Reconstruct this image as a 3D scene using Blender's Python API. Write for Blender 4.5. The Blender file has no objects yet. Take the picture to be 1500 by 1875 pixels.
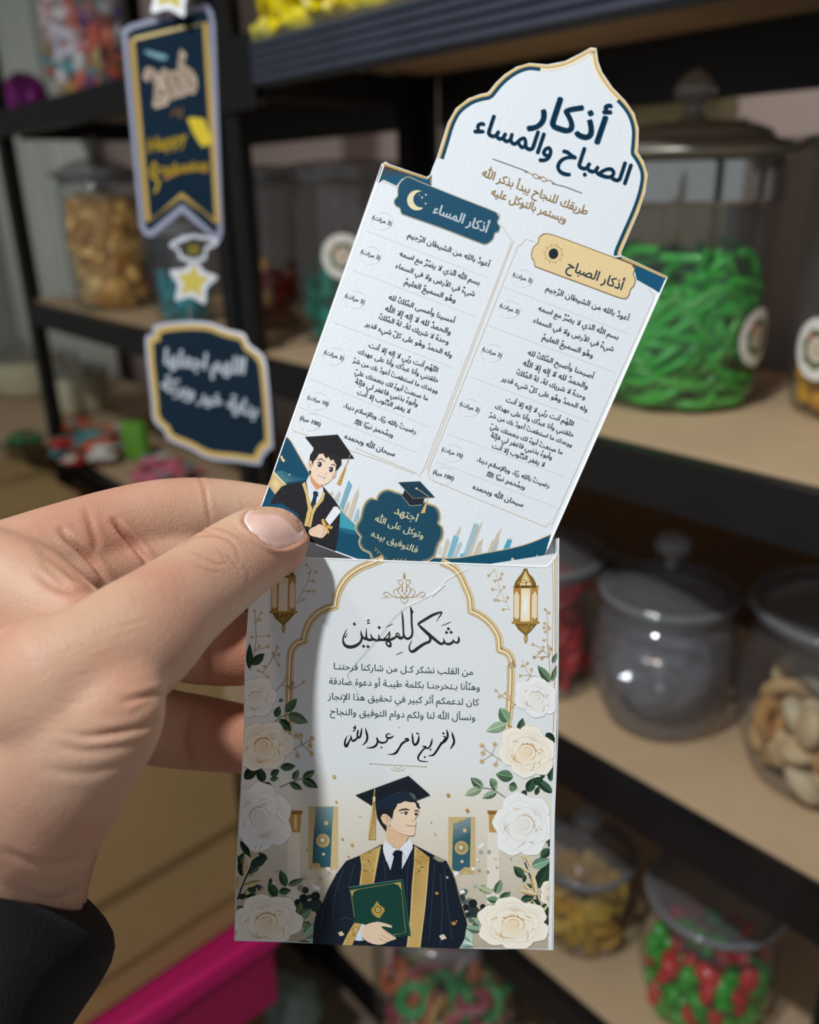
import bpy, bmesh, math, random
import numpy as np
from mathutils import Vector, Matrix, Euler
from mathutils.geometry import tessellate_polygon, delaunay_2d_cdt
from mathutils.bvhtree import BVHTree

SC = bpy.context.scene
COL = SC.collection
rnd = random.Random(7)

# ------------------------------------------------------------------ camera
F, CX, CY = 1550.0, 750.0, 937.5          # focal length and centre for a 1500 x 1875 frame
zup = -np.array([100, -4063, -1550.0]); zup /= np.linalg.norm(zup)
xax = -np.array([-1410, 557, -1550.0]); xax -= xax.dot(zup) * zup; xax /= np.linalg.norm(xax)
yax = np.cross(zup, xax)
ROT = np.array([xax, yax, zup])           # camera axes -> world axes
CAM = np.array([0, 0, 1.40])
cd = bpy.data.cameras.new('camera')
cam = bpy.data.objects.new('camera', cd); COL.objects.link(cam)
cd.sensor_fit = 'VERTICAL'; cd.sensor_height = 36.0; cd.lens = F / 1875 * 36
cd.clip_start = 0.01; cd.clip_end = 50
m4 = Matrix([list(ROT[i]) + [CAM[i]] for i in range(3)] + [[0, 0, 0, 1]])
cam.matrix_world = m4
cd.dof.use_dof = True; cd.dof.focus_distance = 0.222; cd.dof.aperture_fstop = 9.0
SC.camera = cam

# ------------------------------------------------------------------ world, lights, exposure
w = bpy.data.worlds.new('world'); SC.world = w; w.use_nodes = True
w.node_tree.nodes['Background'].inputs[0].default_value = (0.86, 0.93, 1.0, 1)
w.node_tree.nodes['Background'].inputs[1].default_value = 0.34
SC.view_settings.view_transform = 'Standard'; SC.view_settings.look = 'None'
SC.view_settings.exposure = 0.10; SC.view_settings.gamma = 1.0
SC.view_settings.use_curve_mapping = False


def lamp(name, cpos, size, power, color):
    ld = bpy.data.lights.new(name, 'AREA'); ld.shape = 'DISK'; ld.size = size; ld.energy = power; ld.color = color
    o = bpy.data.objects.new(name, ld); COL.objects.link(o)
    p = Vector(cpos); tgt = Vector(CAM + ROT @ np.array([-0.02, 0, -0.25]))
    o.location = p; o.rotation_euler = (tgt - p).to_track_quat('-Z', 'Y').to_euler()
    return o


# ceiling bulbs behind and above the photographer (camera-space directions turned into room positions)
card_p = CAM + ROT @ np.array([0.0, -0.03, -0.215])
lamp('ceiling_lamp', card_p + ROT @ (np.array([-0.65, 1.2, 1.0]) * 0.95), 0.085, 24.5, (0.93, 0.98, 1.0))
lamp('ceiling_lamp_warm', card_p + ROT @ (np.array([-0.95, 1.5, 0.55]) * 0.85), 0.10, 3.5, (1.0, 0.85, 0.66))

# ------------------------------------------------------------------ helpers


def srgb(c):
    out = []
    for v in c[:3]:
        v = v / 255.0
        out.append(v / 12.92 if v <= 0.04045 else ((v + 0.055) / 1.055) ** 2.4)
    return tuple(out)


def ray(px, py):
    return ROT @ np.array([(px - CX) / F, -(py - CY) / F, -1.0])


def at(px, py, d):
    return CAM + ray(px, py) * d


def on_y(px, py, y):
    r = ray(px, py); return CAM + r * (y / r[1])


def on_x(px, py, x):
    r = ray(px, py); return CAM + r * (x / r[0])


def on_z(px, py, z):
    r = ray(px, py); return CAM + r * ((z - CAM[2]) / r[2])


def proj(P):
    q = (np.asarray(P) - CAM) @ ROT
    return CX + F * q[..., 0] / -q[..., 2], CY - F * q[..., 1] / -q[..., 2]


class Plane:
    """a flat sheet in the room; pt() finds where a line of sight meets it"""

    def __init__(s, p0, n_cam):
        s.p0 = np.array(p0); n = ROT @ np.array(n_cam, float); s.n = n / np.linalg.norm(n)

    def pt(s, px, py, off=0.0):
        r = ray(px, py); t = (s.p0 - CAM).dot(s.n) / r.dot(s.n)
        return CAM + r * t + s.n * off


def mat(name, color, rough=0.5, metal=0.0, spec=0.5, bump=0.0, bscale=200.0, var=0.0, vscale=30.0, sss=0.0, coat=0.0, attr=False, trans=0.0, sheen=0.0, emit=0.0):
    m = bpy.data.materials.new(name); m.use_nodes = True
    nt = m.node_tree; b = nt.nodes['Principled BSDF']
    c = srgb(color) + (1,)
    b.inputs['Base Color'].default_value = c
    b.inputs['Roughness'].default_value = rough; b.inputs['Metallic'].default_value = metal
    b.inputs['Specular IOR Level'].default_value = spec
    b.inputs['Coat Weight'].default_value = coat
    if trans: b.inputs['Transmission Weight'].default_value = trans
    if sheen: b.inputs['Sheen Weight'].default_value = sheen
    if sss:
        b.inputs['Subsurface Weight'].default_value = sss; b.inputs['Subsurface Scale'].default_value = 0.004
        b.inputs['Subsurface Radius'].default_value = (1.0, 0.4, 0.25)
    tc = nt.nodes.new('ShaderNodeTexCoord')
    src = None
    if attr:
        a = nt.nodes.new('ShaderNodeVertexColor'); a.layer_name = 'Col'; src = a.outputs['Color']
        nt.links.new(src, b.inputs['Base Color'])
    if var:
        n = nt.nodes.new('ShaderNodeTexNoise'); n.inputs['Scale'].default_value = vscale; n.inputs['Detail'].default_value = 4
        nt.links.new(tc.outputs['Object'], n.inputs['Vector'])
        mr = nt.nodes.new('ShaderNodeMapRange'); mr.inputs[1].default_value = 0.3; mr.inputs[2].default_value = 0.7
        mr.inputs[3].default_value = 1 - var; mr.inputs[4].default_value = 1 + var
        nt.links.new(n.outputs['Fac'], mr.inputs[0])
        mx = nt.nodes.new('ShaderNodeMix'); mx.data_type = 'RGBA'; mx.blend_type = 'MULTIPLY'; mx.inputs[0].default_value = 1
        if src: nt.links.new(src, mx.inputs[6])
        else: mx.inputs[6].default_value = c
        nt.links.new(mr.outputs[0], mx.inputs[7]); nt.links.new(mx.outputs[2], b.inputs['Base Color'])
    if bump:
        n2 = nt.nodes.new('ShaderNodeTexNoise'); n2.inputs['Scale'].default_value = bscale; n2.inputs['Detail'].default_value = 3
        nt.links.new(tc.outputs['Object'], n2.inputs['Vector'])
        bp = nt.nodes.new('ShaderNodeBump'); bp.inputs['Strength'].default_value = bump; bp.inputs['Distance'].default_value = 0.001
        nt.links.new(n2.outputs['Fac'], bp.inputs['Height']); nt.links.new(bp.outputs[0], b.inputs['Normal'])
    return m


def glass_mat(name, tint=(235, 238, 240), refl=1.0, film=0.06, rough=0.03):
    """thin clear wall: see-through with Fresnel reflections and a faint film of grease and dust"""
    m = bpy.data.materials.new(name); m.use_nodes = True; nt = m.node_tree; nt.nodes.clear()
    out = nt.nodes.new('ShaderNodeOutputMaterial'); tr = nt.nodes.new('ShaderNodeBsdfTransparent'); gl = nt.nodes.new('ShaderNodeBsdfGlossy')
    df = nt.nodes.new('ShaderNodeBsdfDiffuse'); df.inputs[0].default_value = srgb((200, 200, 205)) + (1,)
    tr.inputs[0].default_value = srgb(tint) + (1,); gl.inputs['Roughness'].default_value = rough
    fr = nt.nodes.new('ShaderNodeLayerWeight'); fr.inputs[0].default_value = 0.5
    pw = nt.nodes.new('ShaderNodeMath'); pw.operation = 'POWER'; pw.inputs[1].default_value = 4.5; nt.links.new(fr.outputs['Facing'], pw.inputs[0])
    ml = nt.nodes.new('ShaderNodeMath'); ml.operation = 'MULTIPLY_ADD'; ml.inputs[1].default_value = 0.75 * refl; ml.inputs[2].default_value = 0.06 * refl; ml.use_clamp = True
    nt.links.new(pw.outputs[0], ml.inputs[0])
    m0 = nt.nodes.new('ShaderNodeMixShader'); m0.inputs[0].default_value = film
    nt.links.new(tr.outputs[0], m0.inputs[1]); nt.links.new(df.outputs[0], m0.inputs[2])
    mx = nt.nodes.new('ShaderNodeMixShader'); nt.links.new(ml.outputs[0], mx.inputs[0])
    nt.links.new(m0.outputs[0], mx.inputs[1]); nt.links.new(gl.outputs[0], mx.inputs[2]); nt.links.new(mx.outputs[0], out.inputs[0])
    return m


def link(name, mesh, m, parent=None, smooth=False):
    if m is not None and not mesh.materials: mesh.materials.append(m)
    if smooth:
        mesh.polygons.foreach_set('use_smooth', [True] * len(mesh.polygons))
    o = bpy.data.objects.new(name, mesh); COL.objects.link(o)
    if parent is not None: o.parent = parent
    return o


def mesh_py(name, V, Fc):
    me = bpy.data.meshes.new(name); me.from_pydata([tuple(map(float, v)) for v in V], [], Fc); me.update(); return me


def bm_mesh(name, bm):
    me = bpy.data.meshes.new(name); bm.normal_update(); bm.to_mesh(me); bm.free(); return me


def thing(name, label, cat, loc=(0, 0, 0), group=None):
    o = bpy.data.objects.new(name, None); COL.objects.link(o); o.location = loc; o.empty_display_size = 0.02
    o['label'] = label; o['category'] = cat
    if group: o['group'] = group
    return o


def tag(o, label, cat, group=None, kind=None):
    o['label'] = label; o['category'] = cat
    if group: o['group'] = group
    if kind: o['kind'] = kind
    return o


def add_box(bm, c, s, bev=0.0, rotz=0.0):
    M = Matrix.Translation(Vector(c)) @ Matrix.Rotation(rotz, 4, 'Z') @ Matrix.Diagonal((s[0], s[1], s[2], 1))
    r = bmesh.ops.create_cube(bm, size=1.0, matrix=M)
    if bev:
        es = list({e for v in r['verts'] for e in v.link_edges})
        bmesh.ops.bevel(bm, geom=es, offset=bev, segments=2, affect='EDGES', profile=0.5)


def lathe(profile, n=48, close=False):
    V = []; Fc = []
    k = len(profile)
    for i in range(n):
        a = 2 * math.pi * i / n
        for r, z in profile: V.append((r * math.cos(a), r * math.sin(a), z))
    for i in range(n):
        j = (i + 1) % n
        for q in range(k - 1):
            Fc.append((i * k + q, j * k + q, j * k + q + 1, i * k + q + 1))
    return V, Fc


def smooth_curve(pts, n=6, closed=False):
    """Catmull-Rom through points of any dimension"""
    P = [np.array(p, float) for p in pts]; out = []; L = len(P)
    rng = range(L) if closed else range(L - 1)
    for i in rng:
        p1, p2 = P[i], P[(i + 1) % L]
        p0 = P[i - 1] if (closed or i > 0) else p1
        p3 = P[(i + 2) % L] if (closed or i + 2 < L) else p2
        for k in range(n):
            t = k / n
            out.append(0.5 * ((2 * p1) + (p2 - p0) * t + (2 * p0 - 5 * p1 + 4 * p2 - p3) * t * t + (3 * p1 - p0 - 3 * p2 + p3) * t ** 3))
    if not closed: out.append(P[-1])
    return out


# ------------------------------------------------------------------ Arabic letter shaping for flat lettering
AR = {'ا': 0xFE8D, 'أ': 0xFE83, 'إ': 0xFE87, 'آ': 0xFE81, 'ب': 0xFE8F, 'ة': 0xFE93, 'ت': 0xFE95, 'ث': 0xFE99, 'ج': 0xFE9D, 'ح': 0xFEA1,
      'خ': 0xFEA5, 'د': 0xFEA9, 'ذ': 0xFEAB, 'ر': 0xFEAD, 'ز': 0xFEAF, 'س': 0xFEB1, 'ش': 0xFEB5, 'ص': 0xFEB9, 'ض': 0xFEBD, 'ط': 0xFEC1,
      'ظ': 0xFEC5, 'ع': 0xFEC9, 'غ': 0xFECD, 'ف': 0xFED1, 'ق': 0xFED5, 'ك': 0xFED9, 'ل': 0xFEDD, 'م': 0xFEE1, 'ن': 0xFEE5, 'ه': 0xFEE9,
      'و': 0xFEED, 'ى': 0xFEEF, 'ي': 0xFEF1, 'ئ': 0xFE89, 'ؤ': 0xFE85}
RJ = set('اأإآدذرزوىةؤ')                    # join only to the letter before
LA = {'ا': 0xFEFB, 'أ': 0xFEF7, 'إ': 0xFEF9}
MARKS = set('\u064b\u064c\u064d\u064e\u064f\u0650\u0651\u0652')


def shape(s):
    s = ' '.join('\ufdf2' if w_ == 'الله' else w_ for w_ in s.split(' '))
    out = []; i = 0; n = len(s); prev = False          # prev: the letter before can join forward
    while i < n:
        ch = s[i]
        if ch in MARKS: out.append(ch); i += 1; continue
        if ch == 'ـ': out.append(ch); prev = True; i += 1; continue
        if ch not in AR: out.append(ch); prev = False; i += 1; continue
        j = i + 1
        while j < n and s[j] in MARKS: j += 1
        if ch == 'ل' and j < n and s[j] in LA:
            out.append(chr(LA[s[j]] + (1 if prev else 0))); prev = False; i = j + 1; continue
        nxt = j < n and (s[j] in AR or s[j] == 'ـ') and ch not in RJ
        f = (3 if nxt else 1) if prev else (2 if nxt else 0)
        out.append(chr(AR[ch] + f)); prev = ch not in RJ; i += 1
    # visual order, left to right, numbers kept
    vis = []; k = 0; num = ''
    for c in out:
        if c.isdigit(): num += c; continue
        if num: vis.append(num); num = ''
        if c in MARKS and vis: vis[-1] = vis[-1] + c if False else vis[-1]; vis.append(c); continue
        vis.append({'(': ')', ')': '('}.get(c, c))
    if num: vis.append(num)
    return ''.join(reversed(vis))


_tcache = {}


def text_geo(s, bold=0.0, res=2, slant=0.0):
    key = (s, bold, res, slant)
    if key in _tcache: return _tcache[key]
    cu = bpy.data.curves.new('lettering', 'FONT'); cu.body = s; cu.shear = slant; cu.fill_mode = 'NONE'
    o = bpy.data.objects.new('lettering', cu); COL.objects.link(o)
    cc = o.to_curve(bpy.context.evaluated_depsgraph_get()); V = []; E = []
    for sp in cc.splines:                               # outlines -> points
        b = sp.bezier_points; n = len(b); pts = []
        for i in range(n):
            p0, p3 = b[i], b[(i + 1) % n]; a0, a1, a2, a3 = (np.array(q[:2]) for q in (p0.co, p0.handle_right, p3.handle_left, p3.co))
            k = res if np.linalg.norm(a3 - a0) > 0.03 else 1
            pts += [a0 * (1 - t) ** 3 + 3 * a1 * t * (1 - t) ** 2 + 3 * a2 * t * t * (1 - t) + a3 * t ** 3 for t in (q / k for q in range(k))]
        m = len(V); V += pts; E += [(m + i, m + (i + 1) % len(pts)) for i in range(len(pts))]
    o.to_curve_clear(); bpy.data.objects.remove(o); bpy.data.curves.remove(cu)
    r = delaunay_2d_cdt([Vector(v) for v in V], E, [], 0, 1e-6)
    A = np.array(V); e0 = A[[e[0] for e in E]]; e1 = A[[e[1] for e in E]]; V = np.array([tuple(v) for v in r[0]]); T0 = np.array(r[2])
    c = V[T0].mean(1); up = (e0[None, :, 1] <= c[:, None, 1]) & (e1[None, :, 1] > c[:, None, 1]); dn = (e0[None, :, 1] > c[:, None, 1]) & (e1[None, :, 1] <= c[:, None, 1])
    cr = (e1[None, :, 0] - e0[None, :, 0]) * (c[:, None, 1] - e0[None, :, 1]) - (c[:, None, 0] - e0[None, :, 0]) * (e1[None, :, 1] - e0[None, :, 1])
    wn = (up & (cr > 0)).sum(1) - (dn & (cr < 0)).sum(1)
    T = [tuple(int(q) for q in t) for t in T0[wn != 0]]
    if bold:                                            # heavier weight: the same outline struck several times, slightly apart
        sh = [(bold, 0), (-bold, 0), (0, bold * 0.8), (0, -bold * 0.8)] if bold > 0.02 else [(bold, 0.3 * bold), (-bold, -0.3 * bold)]
        k = len(V); T = [tuple(i + k * q for i in t) for q in range(len(sh)) for t in T]; V = np.concatenate([V + np.array(d) for d in sh])
    _tcache[key] = (V, T)
    return V, T


def crop(x0, y0, s):
    def f(*pts):
        r = []
        for p in pts:
            q = [x0 + p[0] / s, y0 + p[1] / s] + [v for v in p[2:]]
            if len(q) > 2: q[2] = q[2] / s
            r.append(tuple(q))
        return r
    return f


def W(c, x):
    return tuple(c[i] * (1 - x[3]) + x[i] * x[3] for i in range(3))


class Art:
    """flat print on a sheet: ink layers a few micrometres apart, colours per vertex"""
    STEP = 0.000006

    def __init__(s, plane, base=0.00004):
        s.p = plane; s.b = base; s.V = []; s.Fc = []; s.C = []; s.z = 0; s.clip = None

    def _add(s, P, T, C):
        n = len(s.V); off = s.b + s.z * s.STEP
        for p in P: s.V.append(s.p.pt(p[0], p[1], off))
        s.Fc += [tuple(i + n for i in t) for t in T]; s.C += C

    def poly(s, pts, col):
        P = [(p[0], p[1]) for p in pts]
        if s.clip: P = [s.clip(*p) for p in P]
        T = tessellate_polygon([[Vector((p[0], p[1], 0)) for p in P]])
        C = [srgb(col(*p)) if callable(col) else srgb(col) for p in P]
        s._add(P, [tuple(t) for t in T], C)

    def blob(s, pts, cc, ce, cen=None):
        """fan from a centre colour to an edge colour"""
        P = [(p[0], p[1]) for p in pts]
        if cen is None: cen = (sum(p[0] for p in P) / len(P), sum(p[1] for p in P) / len(P))
        if s.clip: P = [s.clip(*p) for p in P]; cen = s.clip(*cen)
        n = len(P); mid = [((p[0] + cen[0]) / 2, (p[1] + cen[1]) / 2) for p in P]
        ca, cb = srgb(cc), srgb(ce); cm = tuple((a + b) / 2 for a, b in zip(ca, cb))
        T = []
        for i in range(n):
            j = (i + 1) % n
            T += [(0, 1 + i, 1 + j), (1 + i, 1 + n + i, 1 + n + j), (1 + i, 1 + n + j, 1 + j)]
        s._add([cen] + mid + P, T, [ca] + [cm] * n + [cb] * n)

    def disc(s, x, y, r, col, ry=None, rot=0.0, n=20, ce=None):
        ry = ry or r; c, q = math.cos(rot), math.sin(rot); P = []
        for i in range(n):
            a = 2 * math.pi * i / n; u, v = r * math.cos(a), ry * math.sin(a); P.append((x + u * c - v * q, y + u * q + v * c))
        s.blob(P, col, ce or col, (x, y))

    def ribbon(s, pts, wd, col, closed=False, sm=0):
        """strip along a line; wd: a number or a width given per point as third value"""
        P = [tuple(p[:2]) + (p[2] if len(p) > 2 else wd,) for p in pts]
        if sm: P = [tuple(p) for p in smooth_curve(P, sm, closed)]
        A = np.array([p[:2] for p in P]); n = len(A)
        if closed: Tn = np.roll(A, -1, 0) - np.roll(A, 1, 0)
        else: Tn = np.gradient(A, axis=0)
        Tn /= np.maximum(np.linalg.norm(Tn, axis=1), 1e-9)[:, None]
        N = np.stack([-Tn[:, 1], Tn[:, 0]], 1); hw = np.array([p[2] for p in P])[:, None] / 2
        Q = list(map(tuple, A + N * hw)) + list(map(tuple, A - N * hw))
        if s.clip: Q = [s.clip(*q) for q in Q]
        T = []
        for i in range(n if closed else n - 1):
            j = (i + 1) % n; T.append((i, j, n + j, n + i))
        c = srgb(col); s._add(Q, T, [c] * len(Q))

    def band(s, pts, a, b, col, closed=False, col2=None):
        """strip between two offsets to the side of a line"""
        A = np.array([p[:2] for p in pts], float); n = len(A)
        if closed: Tn = np.roll(A, -1, 0) - np.roll(A, 1, 0)
        else: Tn = np.gradient(A, axis=0)
        Tn /= np.maximum(np.linalg.norm(Tn, axis=1), 1e-9)[:, None]; N = np.stack([-Tn[:, 1], Tn[:, 0]], 1)
        Q = list(map(tuple, A + N * a)) + list(map(tuple, A + N * b)); T = []
        for i in range(n if closed else n - 1):
            j = (i + 1) % n; T.append((i, j, n + j, n + i))
        c1 = srgb(col); c2 = srgb(col2) if col2 else c1
        s._add(Q, T, [c1] * n + [c2] * n)

    def text(s, t, L, Rx, ang, col, bold=0.0, k=1.0, up=None, raw=False, slant=0.0, res=2):
        """lettering whose ink runs from L (x, baseline y) to x = Rx along a line sloping by ang degrees"""
        V, T = text_geo(t if raw else shape(t), bold, res, slant)
        a = math.radians(ang); x0, x1 = V[:, 0].min(), V[:, 0].max()
        sc = (Rx - L[0]) / math.cos(a) / (x1 - x0); d = (math.cos(a), math.sin(a))
        u = up or (math.sin(a), -math.cos(a))
        P = [(L[0] + d[0] * (v[0] - x0) * sc + u[0] * v[1] * sc * k, L[1] + d[1] * (v[0] - x0) * sc + u[1] * v[1] * sc * k) for v in V]
        s._add(P, T, [srgb(col)] * len(P))
        return sc

    def build(s, name, m, parent):
        me = mesh_py(name, s.V, s.Fc)
        a = me.color_attributes.new('Col', 'FLOAT_COLOR', 'POINT')
        a.data.foreach_set('color', np.array([list(c) + [1.0] for c in s.C], dtype=np.float32).ravel())
        # make all faces look the way the sheet does
        o = link(name, me, m, parent); return o


M = {}
M['paper'] = mat('paper', (226, 229, 232), 0.55, bump=0.08, bscale=900)
M['ink'] = mat('ink', (255, 255, 255), 0.6, spec=0.12, attr=True, bump=0.10, bscale=2600)
M['ink_satin'] = mat('ink_satin', (255, 255, 255), 0.5, spec=0.16, attr=True, bump=0.35, bscale=4200)

# ================================================================== THE ROOM
M['wall'] = mat('wall_mauve', (182, 162, 154), 0.75, var=0.08, vscale=3, bump=0.3, bscale=300)
M['wall_l'] = mat('wall_pale', (176, 180, 170), 0.8, var=0.05, vscale=2)
M['floor'] = mat('floor_tile', (150, 130, 112), 0.5, var=0.12, vscale=6)
M['ceil'] = mat('ceiling_white', (205, 203, 198), 0.9)
M['steel'] = mat('black_steel', (17, 17, 19), 0.42, var=0.2, vscale=20, bump=0.15, bscale=500)
M['steel_g'] = mat('ribbed_grey_steel', (63, 69, 83), 0.45, var=0.12, vscale=14)
M['mdf'] = mat('mdf_board', (196, 168, 134), 0.7, var=0.07, vscale=9, bump=0.2, bscale=700)
M['mdf_e'] = mat('mdf_edge', (170, 138, 100), 0.8, var=0.1, vscale=60)
M['kraft'] = mat('kraft_cardboard', (172, 140, 92), 0.85, var=0.06, vscale=7, bump=0.2, bscale=500)
M['kraft_d'] = mat('brown_board', (96, 66, 36), 0.8, var=0.15, vscale=7)
M['tape'] = mat('parcel_tape', (150, 122, 78), 0.3, spec=0.6)


def struct(name, c, s, m):
    bm = bmesh.new(); add_box(bm, c, s)
    o = link(name, bm_mesh(name, bm), m); o['kind'] = 'structure'; return o


struct('floor', (-0.8, -0.6, -0.05), (6.6, 4.4, 0.1), M['floor'])
wb = struct('wall_back', (-0.8, 1.22, 1.45), (6.6, 0.1, 3.0), M['wall'])
struct('wall_left', (-4.05, -0.6, 1.45), (0.1, 4.4, 3.0), M['wall_l'])
struct('ceiling', (-0.8, -0.6, 3.0), (6.6, 4.4, 0.1), M['ceil'])
struct('baseboard_back', (-0.8, 1.16, 0.05), (6.6, 0.02, 0.1), M['wall_l'])
# glitter flecks stuck on the mauve wallpaper, beside and behind the tall jar
fl = bmesh.new()
for i in range(420):
    x = rnd.uniform(-1.2, 0.5); z = rnd.uniform(1.18, 1.75); r = rnd.uniform(0.0006, 0.0017)
    Mx = Matrix.Translation((x, 1.1685, z)) @ Matrix.Rotation(rnd.uniform(-0.9, 0.9), 4, 'X') @ Matrix.Rotation(rnd.uniform(-0.9, 0.9), 4, 'Z') @ Matrix.Diagonal((r, 0.0004, r, 1))
    bmesh.ops.create_cube(fl, size=2.0, matrix=Mx)
o = link('glitter_fleck', bm_mesh('glitter_fleck', fl), mat('glitter', (235, 225, 230), 0.15, metal=1.0), wb); o['kind'] = 'stuff'

# ------------------------------------------------------------------ the racks
LV = [0.11, 0.47, 0.83, 1.18, 1.57, 1.97]
YF, YB = 0.62, 1.02


def profile_beam(x0, x1, zt, h, y, ribbed):
    """front beam with a folded lip and, on the upper one, long pressed ribs"""
    pr = [(0, 0)]
    n = 5 if ribbed else 1
    for i in range(n):
        a = -h * i / n; b = -h * (i + 1) / n; d = 0.004 if ribbed else 0.0
        pr += [(-d, a - (b - a) * -0.15), (-d, a + (b - a) * 0.6), (0, a + (b - a) * 0.8)] if ribbed else []
    pr += [(0, -h), (0.018, -h), (0.018, 0)]
    V = [(x, y + p[0], zt + p[1]) for x in (x0, x1) for p in pr]; k = len(pr)
    Fc = [(i, (i + 1) % k, k + (i + 1) % k, k + i) for i in range(k)] + [tuple(range(k))[::-1], tuple(range(k, 2 * k))]
    return mesh_py('beam', V, Fc)


def make_rack(x0, x1, label, ribbed):
    t = thing('shelving_rack', label, 'shelving', ((x0 + x1) / 2, (YF + YB) / 2, 0), 'tall black steel shelving racks')
    t0 = Vector(t.location)

    def put(name, me, m):
        me.transform(Matrix.Translation(-t0)); return link(name, me, m, t)
    for px in (x0, x1):
        for py, sy in ((YF, 1), (YB - 0.05, -1)):
            bm = bmesh.new(); s = 1 if px == x0 else -1
            hw = 0.036
            add_box(bm, (px + s * hw / 2, py, 1.05), (hw, 0.003, 2.1)); add_box(bm, (px + s * 0.0015, py + sy * hw / 2, 1.05), (0.003, hw, 2.1))
            put('post', bm_mesh('post', bm), M['steel'])
    for i, z in enumerate(LV):
        rb = ribbed and z > 1.5
        h = 0.048
        xa, xb = x0 + 0.037, x1 - 0.037
        put('front_beam', profile_beam(xa + (0.06 if rb else 0), xb, z, h, YF - 0.006, rb), M['steel_g'] if rb else M['steel'])
        bm = bmesh.new(); add_box(bm, ((x0 + x1) / 2, YB - 0.035, z - 0.042), (x1 - x0 - 0.07, 0.02, 0.075)); put('rear_beam', bm_mesh('rb', bm), M['steel'])
        for px, s in ((x0, 1), (x1, -1)):
            bm = bmesh.new(); add_box(bm, (px + s * 0.012, (YF + YB) / 2 - 0.02, z - 0.03), (0.02, YB - YF - 0.14, 0.04)); put('side_beam', bm_mesh('sb', bm), M['steel'])
            if rb:
                bm = bmesh.new(); add_box(bm, (px + s * 0.048, YF - 0.006, z - 0.03), (0.09, 0.006, 0.085), 0.002); put('corner_plate', bm_mesh('cp', bm), M['steel'])
        bm = bmesh.new(); add_box(bm, ((x0 + x1) / 2, (YF + YB) / 2 - 0.004, z - 0.0025), (x1 - x0 - 0.012, YB - YF - 0.035, 0.009), 0.001)
        b = put('shelf_board', bm_mesh('board', bm), M['mdf'])
    return t


make_rack(-2.09, -1.115, 'black steel rack bay on the left, gold jar on its middle shelf', False)
make_rack(-1.10, -0.155, 'black steel rack bay on the right with grey ribbed top beam and five jars', True)
for z in (0.83,):
    bm = bmesh.new(); add_box(bm, (-0.62, 1.10, z + 0.16), (0.93, 0.008, 0.33)); o = link('backing_board', bm_mesh('bb', bm), M['kraft_d'])
    tag(o, 'dark brown board standing behind the clear jars on the lower shelf', 'board')
bm = bmesh.new(); add_box(bm, (-0.62, 1.11, 0.47 + 0.16), (0.93, 0.008, 0.33)); o = link('backing_board', bm_mesh('bb', bm), M['kraft_d'])
tag(o, 'dark brown board behind the wafer jar on the bottom shelf', 'board')

# pale curtain behind the left bay
V = []; Fc = []; n = 60
for i in range(n + 1):
    x = -3.95 + (1.12) * i / n; y = 1.12 + 0.022 * math.sin(i * 1.25) + 0.01 * math.sin(i * 0.4)
    V += [(x, y, 0.1), (x, y, 2.6)]
    if i: Fc.append((2 * i - 2, 2 * i, 2 * i + 1, 2 * i - 1))
o = link('curtain', mesh_py('curtain', V, Fc), mat('curtain_cloth', (222, 226, 214), 0.9, var=0.05, vscale=4), None, True)
md = o.modifiers.new('s', 'SOLIDIFY'); md.thickness = 0.003
tag(o, 'pale greenish white curtain hanging at far left behind the rack', 'curtain')

# cream carton behind the tall jar lid, upper shelf space
bm = bmesh.new(); add_box(bm, (-0.79, 1.09, 1.18 + 0.009 + 0.165), (0.30, 0.05, 0.33), 0.003)
o = link('cream_carton', bm_mesh('cream', bm), mat('cream_board', (196, 186, 146), 0.7)); tag(o, 'flat cream carton standing behind the tall silver-lidded jar', 'carton')


def carton(name, label, c, s, rot, m, flap=True, tape=True):
    t = thing(name, label, 'box', (c[0], c[1], c[2] - s[2] / 2)); t.rotation_euler = (0, 0, rot)
    bm = bmesh.new(); add_box(bm, (0, 0, s[2] / 2), s, 0.003); link('box_body', bm_mesh('b', bm), m, t)
    if flap:
        for sx in (-1, 1):
            bm = bmesh.new(); add_box(bm, (sx * s[0] * 0.252, 0, s[2] + 0.0017), (s[0] * 0.488, s[1] * 0.99, 0.003), 0.0008); link('flap', bm_mesh('f', bm), m, t)
    if tape:
        bm = bmesh.new(); add_box(bm, (0, 0, s[2] + 0.0037), (0.05, s[1] * 1.0, 0.0006)); add_box(bm, (0, -s[1] / 2 - 0.0005, s[2] - 0.05), (0.05, 0.0006, 0.1)); link('tape', bm_mesh('t', bm), M['tape'], t)
    return t


# big kraft carton on a pink one, lower left
bc = carton('cardboard_carton', 'large kraft cardboard carton below the hand, on a pink box', (-1.03, 0.10, 0.69), (0.44, 0.56, 0.42), 0.06, M['kraft'])
for z0, z1, d_ in ((0.17, 0.418, 0.012), (0.055, 0.168, 0.005)):
    bm = bmesh.new(); add_box(bm, (0.22 + d_ / 2, 0, (z0 + z1) / 2), (d_, 0.55, z1 - z0), 0.002); link('side_flap', bm_mesh('sf', bm), M['kraft'], bc)
pk = carton('pink_box', 'bright pink box under the large kraft carton', (-1.02, 0.11, 0.41), (0.47, 0.58, 0.135), 0.02, mat('pink_card_shaded', (170, 8, 86), 0.5), False, False)
bm = bmesh.new(); add_box(bm, (0, 0, 0.120), (0.482, 0.592, 0.028), 0.002); link('lid', bm_mesh('pl', bm), mat('pink_lid_lit', (206, 8, 110), 0.45), pk)  # light and shade in the colours: lit pink lid over a shaded pink body
carton('packing_crate', 'plain brown crate standing on floor under pink box', (-1.02, 0.11, 0.17), (0.45, 0.54, 0.34), 0.02, M['kraft_d'], False, False)
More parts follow.
